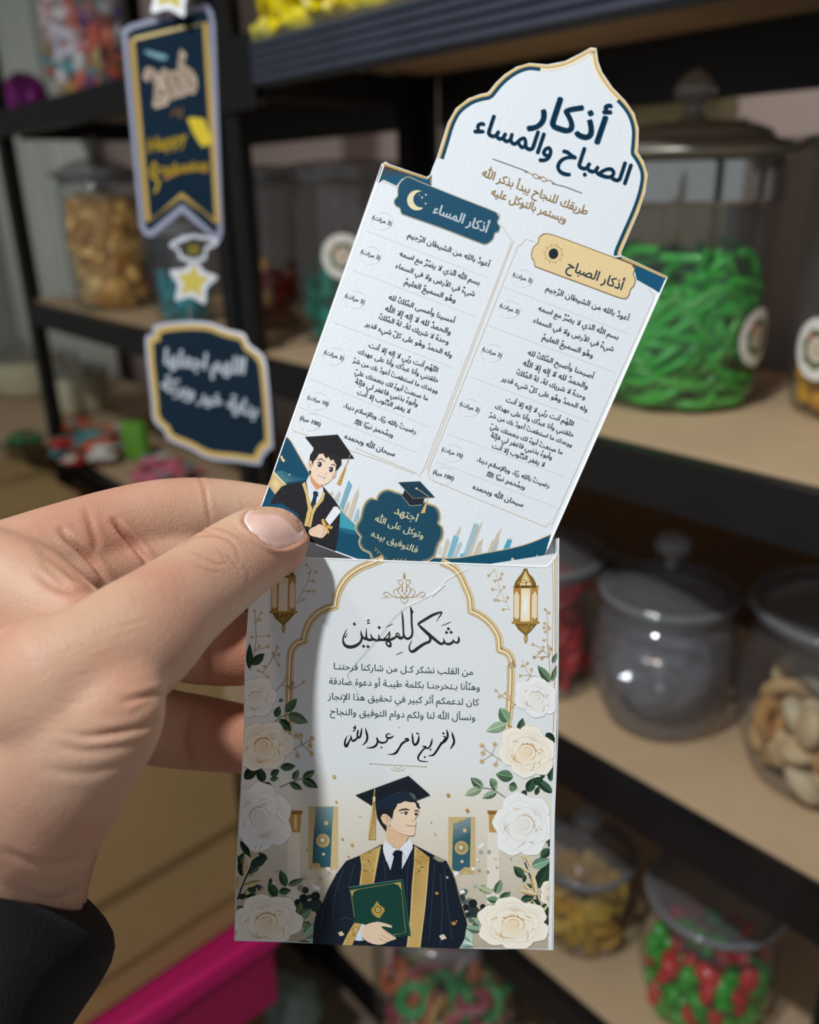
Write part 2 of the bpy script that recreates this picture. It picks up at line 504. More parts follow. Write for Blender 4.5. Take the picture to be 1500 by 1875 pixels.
# side seams and dents of the big carton: a folded flap along its face
carton('cardboard_carton', 'smaller kraft carton at left edge above the hand', (-1.99, 0.40, 0.665), (0.42, 0.33, 0.26), 0.03, M['kraft'])
carton('packing_crate', 'brown crate on floor under the smaller kraft carton', (-1.99, 0.40, 0.263), (0.40, 0.32, 0.526), 0.03, M['kraft'], True, False)

# low counter beyond the left rack
t = thing('side_counter', 'pale wooden counter at far left beyond the racks, pots standing on it', 'counter', (-2.74, 0.80, 0))
bm = bmesh.new(); add_box(bm, (0, 0, 0.827), (1.12, 0.52, 0.03), 0.003); link('worktop', bm_mesh('wt', bm), M['mdf'], t)
bm = bmesh.new(); add_box(bm, (0, 0.01, 0.405), (1.08, 0.46, 0.81), 0.003); link('cabinet_body', bm_mesh('cb', bm), M['kraft'], t)
for x in (-0.27, 0.27):
    bm = bmesh.new(); add_box(bm, (x, -0.229, 0.42), (0.51, 0.018, 0.72), 0.003); d = link('door', bm_mesh('dr', bm), M['mdf'], t)
    bm = bmesh.new(); add_box(bm, (x - 0.2 * (1 if x > 0 else -1), -0.246, 0.5), (0.012, 0.016, 0.11), 0.003); link('handle', bm_mesh('hd', bm), M['steel'], d)

# ================================================================== THE TWO CARDS IN THE HAND
a5 = math.radians(5.5)
PS = Plane(at(740, 1380, 0.2175), (0, math.sin(a5), math.cos(a5)))          # front of the pocket
a10 = math.radians(11.0)
PI_ = Plane(PS.pt(820, 1035, -0.0018), (math.sin(a10) * 0.12, math.sin(a10) * 0.98, math.cos(a10)))


def panel(name, pl, pts, o0, o1, m, parent):
    n = len(pts); V = [pl.pt(x, y, o1) for x, y in pts] + [pl.pt(x, y, o0) for x, y in pts]
    T = tessellate_polygon([[Vector((x, y, 0)) for x, y in pts]])
    Fc = [tuple(t) for t in T] + [tuple(n + i for i in reversed(t)) for t in T] + [(i, (i + 1) % n, n + (i + 1) % n, n + i) for i in range(n)]
    return link(name, mesh_py(name, V, Fc), m, parent)


card_origin = PS.pt(740, 1380)
sl = thing('card_pocket', 'white floral thank-you card pocket with printed graduate, pinched in the hand', 'card', (0, 0, 0))
ED = [(468, 985), (455, 1110), (449, 1200), (447, 1270), (446, 1340), (443, 1410), (437, 1500), (432, 1600), (429, 1721)]
front = [(468, 985), (496, 1018), (568, 1021), (720, 1027), (860, 1032), (985, 1037), (1000, 1037.5), (1008, 1030), (1017, 1018), (1023, 1006), (1024, 985)] + \
        [(1024, 1100), (1022, 1200), (1019, 1350), (1016, 1500), (1013, 1620), (1011, 1738)] + [(900, 1738), (720, 1733), (560, 1727)] + ED[::-1][:-1]
panel('front_panel', PS, front, -0.00028, 0.0, M['paper'], sl)
back = [(468, 984), (600, 985), (1024, 984), (1024, 1100), (1022, 1350), (1014, 1741), (720, 1736), (430, 1724), (445, 1390), (449, 1200)]
panel('back_panel', PS, back, -0.0056, -0.0053, M['paper'], sl)
for e0 in ([(1024, 985), (1024, 1100), (1022, 1350), (1016, 1500), (1013.5, 1739)], ED):
    V = []; Fc = []
    for i, (x, y) in enumerate(e0):
        s = 1 if x > 700 else -1
        V += [PS.pt(x + s * 0.2, y, -0.0001), PS.pt(x + s * 0.2, y, -0.0056), PS.pt(x - s * 1.5, y, -0.0056), PS.pt(x - s * 1.5, y, -0.0001)]
        if i:
            b = 4 * i
            Fc += [(b - 4 + k, b - 4 + (k + 1) % 4, b + (k + 1) % 4, b + k) for k in range(4)]
    link('side_panel', mesh_py('side', V, Fc), M['paper'], sl)
V = [PS.pt(x, y, o) for x, y in ((429, 1721), (1012, 1738)) for o in (-0.0001, -0.0056)]
V += [PS.pt(x, y + 2, o) for x, y in ((429, 1721), (1012, 1738)) for o in (-0.0001, -0.0056)]
link('bottom_fold', mesh_py('bf', V, [(0, 1, 3, 2), (4, 6, 7, 5), (0, 2, 6, 4), (1, 5, 7, 3), (0, 4, 5, 1), (2, 3, 7, 6)]), M['paper'], sl)
panel('cut_edge', PS, [(468, 985), (496, 1018), (568, 1020.2), (1000, 1036.4), (1008, 1029), (1017, 1017), (1023, 1005), (1024, 985), (1024, 989), (1023.6, 1008), (1018, 1021), (1009, 1033), (1001, 1039.4), (568, 1022.6), (496, 1020.5)], -0.0002, 0.00012, mat('cut_paper', (248, 248, 250), 0.7), sl)


def inside(x, y):                       # keep ink inside the pocket front
    xs = [e[0] for e in ED]; ys = [e[1] for e in ED]
    lo = float(np.interp(y, ys, xs)) + 1.5
    hi = float(np.interp(y, [985, 1100, 1200, 1350, 1500, 1620, 1738], [1022, 1022, 1020, 1016, 1008, 1005, 1004]))
    x = min(max(x, lo), hi)
    t = float(np.interp(x, [429, 568, 1000, 1023], [1019, 1023.2, 1040, 1006])); b = float(np.interp(x, [429, 560, 720, 900, 1011], [1719, 1725.5, 1731.5, 1736.5, 1737]))
    return x, min(max(y, t), b)


# ------------------------------------------------------------- floral ground of the pocket
CA = crop(600, 1090, 5.769); CB = crop(590, 1200, 5); CC = crop(420, 1020, 7.5); CD = crop(850, 980, 7.811)
CE = crop(420, 1220, 7.5); CF_ = crop(850, 1200, 7.811); CG = crop(420, 1420, 5.86); CH = crop(820, 1420, 5.681)
CI = crop(630, 1410, 8.333); CJ = crop(570, 1540, 5); CK = crop(490, 780, 7.812); CL = crop(640, 870, 7.895); CM = crop(800, 930, 6.25)

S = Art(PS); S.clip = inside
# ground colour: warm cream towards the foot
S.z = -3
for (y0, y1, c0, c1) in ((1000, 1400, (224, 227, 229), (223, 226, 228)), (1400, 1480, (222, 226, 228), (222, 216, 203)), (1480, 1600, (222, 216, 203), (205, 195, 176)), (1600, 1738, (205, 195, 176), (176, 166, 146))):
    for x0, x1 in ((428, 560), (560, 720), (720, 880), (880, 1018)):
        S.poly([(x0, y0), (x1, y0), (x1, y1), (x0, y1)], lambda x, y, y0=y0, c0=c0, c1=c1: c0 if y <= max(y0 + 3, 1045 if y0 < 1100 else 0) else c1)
# pale hall behind the graduate: pillars, banners, guests
S.z = 1
for x0, x1 in ((527, 549), (893, 914)):
    S.poly([(x0, 1520), (x1, 1520), (x1, 1655), (x0 - 2, 1655)], (224, 218, 204)); S.z = 2
    S.poly([(x0 + 2, 1488), (x1 + 3, 1488), (x1 + 1, 1524), (x0 + 3, 1524)], (186, 146, 84)); S.poly([(x0 - 1, 1484), (x1 + 5, 1484), (x1 + 4, 1491), (x0 + 1, 1491)], (150, 108, 52)); S.z = 3
    S.poly([(x0 + 12, 1492), (x0 + 17, 1492), (x0 + 17, 1518), (x0 + 12, 1518)], (226, 196, 140)); S.z = 1
for x, y, r, c in [(556 + i * 4.1 + rnd.uniform(-3, 3), 1560 + rnd.uniform(-20, 70), rnd.uniform(3, 8), rnd.choice([(196, 178, 142), (160, 140, 104), (214, 206, 188), (176, 150, 108), (110, 118, 112)])) for i in range(16)] + \
        [(835 + i * 4.4 + rnd.uniform(-3, 3), 1565 + rnd.uniform(-20, 70), rnd.uniform(3, 8), rnd.choice([(206, 184, 142), (170, 150, 108), (224, 214, 192), (120, 142, 142), (140, 158, 158)])) for i in range(16)]:
    S.disc(x, y, r, c, n=9, ce=(205, 196, 178))
S.z = 3
# banners
ban = [(CG((930, 340), (1120, 330), (1100, 620), (1085, 985), (985, 985), (960, 940), (890, 940), (905, 650))), (CH((55, 500), (240, 430), (238, 620), (230, 960), (180, 950), (110, 1005), (45, 975), (50, 700)))]
for b in ban:
    cx0 = min(p[0] for p in b); cx1 = max(p[0] for p in b); cy0 = min(p[1] for p in b); cy1 = max(p[1] for p in b)
    S.z = 3; S.poly([(cx0 - 7, cy0), (cx1 + 8, cy0), (cx1 + 8, cy1 + 4), (cx0 - 7, cy1 + 4)], (200, 176, 128)); S.poly
    S.z = 4; S.poly(b, lambda x, y, cy0=cy0: (52, 96, 108) if y > cy0 + 30 else (128, 152, 154)); S.z = 5
    mx, my = (cx0 + cx1) / 2, cy0 + 0.56 * (cy1 - cy0)
    S.disc(mx, my, 13, (206, 184, 136), 13, n=14, ce=(180, 152, 96)); S.z = 6; S.disc(mx, my, 8, (150, 140, 108), n=10); S.z = 7
    S.disc(mx - 1, my - 1, 4, (220, 206, 168), n=8); S.disc(mx + 1, my + 25, 3, (214, 200, 168), n=7); S.disc(mx + 6, my - 32, 4, (206, 180, 124), n=8)
S.z = 4
for pts in (CG((1040, 960), (1085, 975), (1075, 1020), (1035, 1005)), CG((895, 1165), (980, 1190), (975, 1240), (900, 1215)), CH((310, 735), (370, 695), (380, 725), (330, 765)), CH((60, 1000), (110, 990), (120, 1025), (70, 1045)), CH((120, 1200), (165, 1185), (185, 1215), (140, 1235)), CH((245, 950), (285, 955), (280, 985), (250, 985)), CH((175, 1405), (225, 1400), (225, 1435), (185, 1440))):
    S.poly(pts, (232, 234, 236))
# roof gable shapes
for C_, g in ((CG, ((850, 970), (930, 935), (1010, 1000), (1000, 1015), (930, 965), (860, 1000))), (CH, ((110, 1020), (185, 955), (265, 1010), (255, 1030), (185, 980), (125, 1040)))): S.poly(C_(*g), (190, 160, 112))
# guests: dark heads and shoulders
for x, y, r in [(556, 1645, 8), (578, 1641, 8.5), (545, 1652, 6), (866, 1654, 8), (853, 1661, 6), (847, 1668, 5), (884, 1660, 5)]:
    S.z = 5; S.disc(x, y, r, (30, 34, 36), n=12); S.z = 4; S.disc(x, y + r * 1.9, r * 1.5, (44, 56, 58), r * 1.5, n=12)
for i in range(26):
    x = rnd.choice([rnd.uniform(540, 600), rnd.uniform(845, 890)]); S.z = 3; S.disc(x, rnd.uniform(1625, 1700), rnd.uniform(3, 7), rnd.choice([(70, 96, 100), (96, 110, 106), (52, 62, 62), (150, 140, 120), (40, 50, 50)]), n=8)
S.z = 5
for i in range(22):
    x, y = rnd.choice([(rnd.uniform(500, 545), rnd.uniform(1560, 1640)), (rnd.uniform(905, 950), rnd.uniform(1565, 1640))]); S.disc(x, y, rnd.uniform(1, 3), rnd.choice([(206, 190, 160), (180, 160, 126), (224, 214, 194)]), n=6)

# ------------------------------------------------------------- gold arch (left edge traced, right edge traced)
arch_r = smooth_curve(CD((-330, 380), (-150, 470), (-50, 590), (10, 720), (75, 870), (95, 990), (98, 1085)), 5) + \
    smooth_curve(CD((98, 1085), (190, 1120), (320, 1210), (420, 1320), (490, 1450), (505, 1560), (508, 1640)), 5)[1:] + \
    smooth_curve(CD((508, 1640), (590, 1665), (650, 1720), (680, 1800), (690, 1900)), 5)[1:] + smooth_curve(CF_((668, 100), (668, 400), (650, 700), (640, 850), (620, 1000), (610, 1280)), 4)
arch_l = smooth_curve([(790, 1030), (735, 1020), (690, 1035)], 3)[:0] + smooth_curve(CC((2120, 20), (1960, 85), (1780, 160), (1610, 290), (1500, 470), (1465, 600), (1455, 680)), 5) + \
    smooth_curve(CC((1455, 680), (1330, 710), (1200, 790), (1100, 910), (1040, 1060), (1030, 1155)), 5)[1:] + \
    smooth_curve(CC((1030, 1155), (930, 1190), (860, 1280), (840, 1400), (832, 1560), (825, 1800)), 5)[1:] + smooth_curve(CE((828, 260), (822, 500), (812, 800), (800, 1000)), 4)
S.z = 6
S.band(arch_r, -6.5, 6.5, (222, 200, 156)); S.band(arch_l, -6.5, 6.5, (214, 190, 146))
S.z = 7
for A_ in (arch_r, arch_l):
    S.band(A_, -2.8, -1.2, (160, 118, 58)); S.band(A_, 3.0, 4.0, (172, 136, 82)); S.band(A_, -0.6, 2.2, (244, 232, 204)); S.band(A_, 6.0, 7.0, (176, 142, 92)); S.band(A_, -7.0, -6.2, (206, 180, 134))
# thin vertical frame line at the right margin
S.ribbon([(1016, 1010), (1017, 1200), (1013, 1340)], 1.4, (196, 166, 118)); S.ribbon([(1011, 1000), (1013, 1100), (1011, 1230)], 0.9, (196, 176, 140)); S.ribbon([(1020, 990), (1020, 1200)], 2.4, (206, 186, 150))

# ------------------------------------------------------------- ornament above the heading and under the signature
S.z = 6


def mirror(f, cx):
    for s in (1, -1): f(lambda *P: [(cx + s * (x), y) + tuple(r) for x, y, *r in P])


g = (178, 138, 86)


def orn(m_):
    S.ribbon(m_((0, 1096), (6, 1090), (12, 1082), (8, 1074), (3, 1078), (6, 1083)), 1.3, g, sm=4)
    S.ribbon(m_((2, 1092), (14, 1094), (24, 1090), (32, 1084), (38, 1088), (34, 1093), (30, 1090)), 1.2, g, sm=4)
    S.ribbon(m_((0, 1090), (4, 1078), (3, 1066), (7, 1060)), 1.0, g, sm=4); S.ribbon(m_((14, 1093), (20, 1084), (14, 1078), (10, 1082)), 1.0, g, sm=4)
    S.ribbon(m_((4, 1072), (10, 1068), (11, 1062), (7, 1064)), 1.0, g, sm=4); S.ribbon(m_((20, 1092), (32, 1095), (44, 1094)), 0.6, (206, 186, 150), sm=3)
    S.ribbon(m_((0, 1097), (4, 1094), (7, 1098), (0, 1106)), 1.1, g, sm=4)


mirror(orn, 740.5); S.blob([(738, 1056), (740.5, 1047), (743, 1056), (740.5, 1063)], g, g)
S.ribbon([(678, 1398.5), (780, 1404)], 1.2, (170, 160, 132))
S.disc(678, 1398.5, 1.4, g, n=6); S.disc(780, 1404, 1.4, g, n=6)


def orn2(m_):
    S.ribbon(m_((0, 1413), (4, 1410), (9, 1411), (13, 1406)), 1.0, (190, 166, 120), sm=3); S.ribbon(m_((0, 1408), (5, 1405), (8, 1407)), 0.9, (190, 166, 120), sm=3)


mirror(orn2, 729)

# ------------------------------------------------------------- lanterns


def lantern(ox, oy, s, lit):
    """brass lantern, drawn about its top hook"""
    q = lambda *P: [(ox + p[0] * s, oy + p[1] * s) for p in P]
    gd, gm, gl_ = ((116, 84, 34), (170, 134, 66), (226, 200, 140))
    S.z = 8
    S.blob(q((-3, 0), (3, 0), (6, 9), (14, 17), (19, 27), (19, 36), (-20, 36), (-20, 27), (-14, 17), (-7, 9)), gm, gd)
    S.poly(q((-23, 31), (24, 31), (23, 36), (-22, 36)), gm)
    S.poly(q((-22, 36), (23, 36), (22, 98), (-23, 98)), (232, 214, 180))
    S.poly(q((-26, 97), (26, 97), (25, 101), (-25, 101)), gm)
    S.blob(q((-20, 101), (21, 101), (12, 112), (6, 118), (3, 121), (-2, 121), (-6, 118), (-14, 111)), gm, gd)
    S.blob(q((-2, 121), (3, 121), (4, 129), (1, 137), (-1, 137), (-3, 129)), gl_, gd)
    S.z = 9
    S.blob(q((0, 3), (6, 16), (10, 27), (-9, 27), (-6, 16)), (238, 222, 178), (200, 170, 104)); S.poly(q((-10, 27), (10, 27), (10, 31), (-10, 31)), (236, 218, 176))
    S.blob(q((-8, 40), (8, 40), (8, 96), (-10, 96)), (240, 246, 252) if lit else (226, 226, 224), (240, 220, 180))
    for x in (-11, 9): S.poly(q((x, 33), (x + 2.6, 33), (x + 1.6, 98), (x - 1, 98)), (176, 122, 52))
    for x in (-22, 21): S.poly(q((x, 36), (x + 1.4, 36), (x + 1, 98), (x - 0.4, 98)), (196, 150, 84))
    for x0, x1 in ((-22, -11), (12, 22)):
        S.poly(q((x0, 36), (x1, 36), (x1, 50), ((x0 + x1) / 2, 41), (x0, 50)), (182, 136, 66)); S.poly(q((x0, 98), (x1, 98), (x1, 89), ((x0 + x1) / 2, 93), (x0, 88)), gm)
    for i in range(26): S.z = 10; S.disc(ox + rnd.uniform(-15, 15) * s, oy + rnd.choice([rnd.uniform(20, 34), rnd.uniform(102, 110)]) * s, rnd.uniform(0.6, 1.5), rnd.choice([gd, (96, 70, 28), gl_]), n=5)


lantern(962.5, 1041, 1.0, True)
lantern(519, 1022, 1.0, False)

# ------------------------------------------------------------- sprigs, leaves, roses


def leaf(x0, y0, x1, y1, wd, c=(96, 128, 96), c2=None, z=12):
    dx, dy = x1 - x0, y1 - y0; L = math.hypot(dx, dy); nx, ny = -dy / L, dx / L; c2 = c2 or tuple(int(v * 0.62) for v in c)
    pr = [(0, 0), (0.12, 0.30), (0.3, 0.48), (0.5, 0.5), (0.7, 0.38), (0.88, 0.16), (1, 0)]
    f = lambda t, k: (x0 + dx * t + nx * wd * k, y0 + dy * t + ny * wd * k)
    S.z = z; S.blob([f(t, k) for t, k in pr] + [f(t, 0) for t, k in pr[::-1][1:-1]], c, c)
    S.blob([f(t, -k) for t, k in pr] + [f(t, 0) for t, k in pr[::-1][1:-1]], c2, tuple(int(v * 0.9) for v in c2))
    S.z = z + 1; S.ribbon([f(t, 0) for t in (0, 0.5, 0.95)], max(0.7, wd * 0.05), tuple(min(255, int(v * 1.35)) for v in c))
    for t in (0.25, 0.45, 0.65):
        S.ribbon([f(t, 0), f(t + 0.15, 0.28)], 0.5, c2); S.ribbon([f(t, 0), f(t + 0.15, -0.28)], 0.5, c)


def sprig(pts, buds, col=(176, 142, 96), z=9, r=2.2):
    S.z = z; S.ribbon(pts, 1.0, col, sm=4)
    for bx, by in buds:
        px, py = min(((p[0], p[1]) for p in pts), key=lambda p: (p[0] - bx) ** 2 + (p[1] - by) ** 2)
        S.z = z; S.ribbon([(px, py), ((px + bx) / 2 + 1, (py + by) / 2 - 1), (bx, by)], 0.8, col, sm=3); S.z = z + 1
        for k in range(4):
            a = k * 1.6 + bx; S.disc(bx + math.cos(a) * r * 0.7, by + math.sin(a) * r * 0.7, r * 0.75, (222, 202, 162), n=6, ce=(204, 174, 126))
        S.z = z + 2; S.disc(bx, by, r * 0.3, (176, 134, 78), n=5)


def rose(cx, cy, R, sq=0.85, rot=0.0, z=14, tone=0, seed=1):
    rr = random.Random(seed)
    white = [(243, 238, 228), (238, 239, 240)][tone]; mid = [(236, 216, 182), (230, 226, 216)][tone]; dk = [(206, 164, 110), (206, 190, 172)][tone]; gold = (186, 128, 58)
    cr, sr = math.cos(rot), math.sin(rot)
    T_ = lambda u, v: (cx + (u * cr - v * sr * sq), cy + (u * sr + v * cr * sq))

    def petal(a, d, wd, ln, ci, co, z_):
        """one ruffled petal: base at distance d, angle a"""
        P = []
        for i in range(13):
            t = i / 12 * 2 - 1; e = ln * (1 - 0.42 * t * t) * (1 + 0.035 * math.sin(9 * t + seed + a * 3)); b = a + t * wd; P.append(T_(math.cos(b) * (d + e), math.sin(b) * (d + e)))
        for i in range(6):
            t = 1 - i / 5 * 2; b = a + t * wd * 0.5; P.append(T_(math.cos(b) * d * 0.5, math.sin(b) * d * 0.5))
        S.z = z_; bc = T_(math.cos(a) * d * 0.8, math.sin(a) * d * 0.8); S.blob(P, ci, co, bc); S.z = z_ + 0.5; S.ribbon([q_ + (0.35 + 0.5 * math.sin(math.pi * i_ / 12),) for i_, q_ in enumerate(P[:13])], 1, W(co, (*dk, 0.55)))
    for k in range(6):
        petal(k * 1.047 + 0.3, R * 0.35, 0.66, R * (0.62 + rr.uniform(-0.05, 0.06)), mid, white, z + (k % 2))
    for k in range(5):
        petal(k * 1.257 + 0.9, R * 0.25, 0.75, R * (0.48 + rr.uniform(-0.04, 0.05)), dk if k in (1, 3) else mid, white, z + 2 + (k % 2))
    for k in range(5):
        petal(k * 1.257 + 0.2, R * 0.15, 0.85, R * (0.38 + rr.uniform(-0.03, 0.04)), mid, white, z + 4 + (k % 2))
    S.z = z + 6; S.disc(*T_(0, R * 0.08), R * 0.40, mid, R * 0.34, rot, 22, W(mid, (*white, 0.6)))
    S.z = z + 7
    for k in range(4):                                           # cupped inner folds
        r = R * (0.37 - 0.075 * k); P = []
        for i in range(10):
            t = 2.6 + i / 9 * 4.1 + k * 0.25; P.append(T_(math.cos(t) * r, math.sin(t) * r + R * (0.04 - 0.02 * k)) + (0.9 if i in (0, 9) else 1.0 + R * 0.012,))
        S.ribbon(P, 1.2, W(mid, (*dk, 0.55)) if k % 2 else white)
    S.z = z + 8
    for k in range(17):                                          # golden stamens in an arc
        t = math.pi * (1.18 + 0.62 * k / 16 + rr.uniform(-0.01, 0.01)); r0 = R * 0.26; r1 = r0 + R * rr.uniform(0.03, 0.09)
        S.ribbon([T_(math.cos(t) * r0, math.sin(t) * r0) + (0.7,), T_(math.cos(t) * r1, math.sin(t) * r1) + (1.7 if tone == 0 else 1.1,)], 1, gold if tone == 0 else (196, 160, 120))
    S.z = z + 8                                                  # long fold shadows
    for a, r0, r1, b in ((0.5, 0.42, 0.7, 0.5), (2.4, 0.4, 0.66, -0.5), (1.5, 0.5, 0.62, 0.9), (5.4, 0.4, 0.55, 0.35), (3.6, 0.45, 0.6, -0.4)):
        S.ribbon([T_(math.cos(a + b * t) * R * (r0 + (r1 - r0) * t), math.sin(a + b * t) * R * (r0 + (r1 - r0) * t)) + (0.4 + 1.6 * math.sin(math.pi * t),) for t in np.linspace(0, 1, 8)], 1, W(mid, (*dk, 0.7)))


G1, G2, G3, GD = (104, 136, 104), (134, 160, 130), (150, 184, 158), (34, 58, 44)
# right margin sprigs
sprig(CD((650, 1060), (600, 960), (520, 800), (480, 650), (440, 480)), CD((350, 575), (540, 550), (520, 620), (405, 770), (435, 925), (480, 930), (560, 1060), (620, 890), (440, 650), (570, 740)), (206, 184, 150))
sprig(CD((1220, 1740), (1190, 1500), (1200, 1300), (1170, 1080)), CD((1160, 1060), (1210, 1110), (1150, 1260), (1140, 1320), (1220, 1330), (1140, 1500), (1160, 1380)), (196, 164, 116))
sprig(CD((1215, 1730), (1130, 1650), (1050, 1590), (980, 1560)), CD((980, 1560), (1070, 1670), (1130, 1600), (1000, 1745), (1110, 1765), (1240, 1620)), (186, 150, 100))
sprig(CF_((1230, 380), (1225, 200), (1210, 20), (1190, -150)), CF_((1000, 30), (1110, 40), (1240, -90)), (176, 136, 86))
sprig(CF_((1030, 400), (940, 290), (870, 160), (830, 60)), CF_((905, 110), (830, 150), (800, 290), (960, 200), (1020, 310), (900, 370), (1080, 380), (930, 470)), (190, 160, 116))
sprig(CF_((830, 640), (740, 700), (640, 640), (530, 580), (460, 500)), CF_((450, 500), (500, 590), (590, 540), (660, 590), (690, 740), (770, 580)), (180, 140, 82))
sprig(CF_((580, 1540), (480, 1470), (400, 1420), (300, 1340)), CF_((255, 1290), (270, 1400), (440, 1270), (255, 1515), (450, 1560)), (150, 124, 80), r=3.6)
# left margin sprigs
sprig(CC((290, 1540), (340, 1300), (370, 1100), (350, 900)), CC((420, 860), (440, 760), (310, 1100), (540, 1080), (410, 1220), (530, 1230), (350, 740)), (176, 142, 104))
sprig(CC((450, 1590), (520, 1500), (600, 1370), (660, 1250)), CC((480, 1500), (600, 1320), (660, 1240), (680, 1340), (680, 1480), (400, 1560), (530, 1640)), (170, 130, 84))
sprig(CC((930, 640), (1000, 480), (1080, 330), (1120, 180)), CC((1020, 590), (1100, 470), (1160, 470), (1150, 330), (1100, 220), (1060, 110), (1190, 210)), (200, 172, 130))
sprig(CE((640, 340), (720, 250), (780, 170)), CE((780, 170), (870, 230), (860, 350)), (150, 112, 60)); sprig(CE((780, 370), (900, 300), (1020, 220)), CE((1020, 215), (870, 230)), (176, 140, 86))
sprig(CE((800, 1200), (900, 1130), (1000, 1080), (1100, 1020)), CE((980, 950), (920, 950), (1140, 990), (1110, 1090), (1130, 1200), (940, 1230)), (120, 90, 50), r=3.6)

for (a, b, c, d, wd, col) in [(1230, 380, 1050, 140, 120, G1), (1250, 370, 1330, 140, 70, G1), (1260, 110, 1330, -40, 60, G1)]:
    (x0, y0), (x1, y1) = CF_((a, b), (c, d)); leaf(x0, y0, x1, y1, wd / 7.811, col)
for (a, b, c, d, wd, col, cd_) in [(630, 960, 510, 745, 170, G2, (86, 118, 88)), (610, 980, 310, 1085, 150, (158, 180, 152), (146, 170, 142)), (740, 1080, 550, 1225, 150, (96, 132, 98), (60, 92, 66)), (790, 1110, 840, 890, 110, (72, 104, 78), (48, 76, 56)),
                                (700, 1740, 450, 1700, 170, (96, 128, 96), (70, 100, 72)), (640, 1860, 760, 1900, 140, G1, None), (270, 1900, 90, 1745, 130, G2, None), (460, 1870, 390, 1750, 90, G2, None), (1170, 1110, 1300, 1250, 120, GD, (28, 46, 34)), (1230, 1800, 1290, 1540, 130, (60, 96, 68), GD)]:
    (x0, y0), (x1, y1) = CF_((a, b), (c, d)); leaf(x0, y0, x1, y1, wd / 7.811, col, cd_)
S.z = 10
for ln in (CF_((600, 980), (700, 1040), (830, 1110)), CH((360, 130), (480, 150), (640, 260)), CE((620, 770), (700, 700), (800, 660)), CE((690, 1660), (830, 1600), (1000, 1540))): S.ribbon(ln, 1.4, (92, 84, 56), sm=4)
for (a, b, c, d, wd, col, cd_) in [(360, 115, 235, 20, 75, G2, None), (355, 130, 175, 205, 85, (158, 176, 148), (136, 158, 132)), (500, 150, 440, 25, 65, G2, None), (510, 170, 355, 235, 75, (150, 172, 144), None),
                                (900, 90, 990, 20, 90, (40, 66, 48), GD), (830, 170, 900, 20, 100, (52, 84, 58), GD), (1090, 180, 900, 20, 90, (64, 96, 70), GD), (740, 270, 820, 180, 60, (66, 98, 66), GD), (660, 260, 700, 180, 60, G1, GD),
                                (870, 940, 1080, 870, 110, (134, 166, 142), (104, 140, 116)), (790, 1060, 685, 940, 90, (58, 92, 66), GD), (930, 1170, 1080, 900, 150, (40, 70, 50), GD), (1060, 760, 960, 860, 90, (58, 88, 62), GD),
                                (500, 1230, 555, 1080, 80, (120, 154, 118), None), (540, 1300, 655, 1210, 80, (84, 124, 88), None), (535, 1300, 400, 1280, 75, (110, 146, 108), None), (460, 1220, 310, 1150, 70, (176, 182, 148), (160, 168, 134)), (540, 1350, 420, 1385, 60, (140, 164, 132), None),
                                (330, 1530, 425, 1410, 80, (120, 146, 92), None), (330, 1560, 245, 1470, 60, (140, 170, 140), None), (345, 1610, 185, 1580, 80, (140, 174, 146), None), (255, 1730, 145, 1575, 90, (176, 204, 184), (150, 184, 164)), (260, 1760, 5, 1700, 105, (190, 212, 194), (150, 186, 166)), (270, 1790, 140, 1800, 50, (110, 150, 120), None),
                                (1060, 1320, 980, 1480, 120, (46, 74, 54), GD), (990, 1560, 1060, 1480, 70, (36, 60, 44), GD), (880, 1290, 960, 1400, 100, (50, 80, 58), GD), (760, 1290, 900, 1260, 80, (56, 84, 66), GD)]:
    (x0, y0), (x1, y1) = CH((a, b), (c, d)); leaf(x0, y0, x1, y1, wd / 5.681, col, cd_)
for (a, b, c, d, wd) in [(950, 1410, 880, 1290, 26), (920, 1230, 870, 1000, 60), (930, 1240, 730, 1190, 50), (860, 1200, 780, 1110, 36), (850, 1010, 740, 930, 34), (870, 960, 800, 800, 40), (850, 900, 740, 810, 26), (960, 1440, 1080, 1300, 26), (860, 1340, 830, 1310, 30)]:
    (x0, y0), (x1, y1) = CH((a, b), (c, d)); leaf(x0, y0, x1, y1, wd / 5.681, (226, 206, 164), (186, 152, 96), z=15)
S.z = 14; S.ribbon(CH((980, 1470), (920, 1240), (860, 1060), (800, 900)), 2.6, (40, 58, 40), sm=5)
# left side leaves
for (a, b, c, d, wd, col, cd_) in [(770, 630, 930, 440, 120, (70, 98, 70), (96, 124, 92)), (800, 660, 1085, 775, 150, (110, 134, 102), (92, 116, 86)), (690, 730, 850, 890, 130, (66, 96, 66), (36, 60, 42)), (640, 700, 690, 545, 100, (70, 96, 66), (50, 74, 52)), (720, 490, 700, 440, 60, (110, 126, 90), None),
                                (700, 1390, 915, 1370, 110, (70, 98, 68), (44, 68, 46)), (880, 1560, 950, 1420, 90, (96, 124, 92), None), (1010, 1540, 1180, 1430, 100, (96, 122, 88), None), (1000, 1550, 1210, 1660, 120, (92, 120, 90), None), (570, 1500, 690, 1420, 90, (64, 92, 60), GD),
                                (210, 1550, 400, 1350, 150, (34, 56, 40), (22, 38, 28)), (470, 1590, 400, 1380, 130, (40, 66, 46), (26, 44, 32)), (470, 1600, 600, 1680, 90, (40, 66, 46), GD), (560, 1560, 680, 1530, 70, (90, 116, 80), None), (240, 1400, 210, 1280, 60, (30, 48, 34), GD)]:
    (x0, y0), (x1, y1) = CE((a, b), (c, d)); leaf(x0, y0, x1, y1, wd / 7.5, col, cd_)
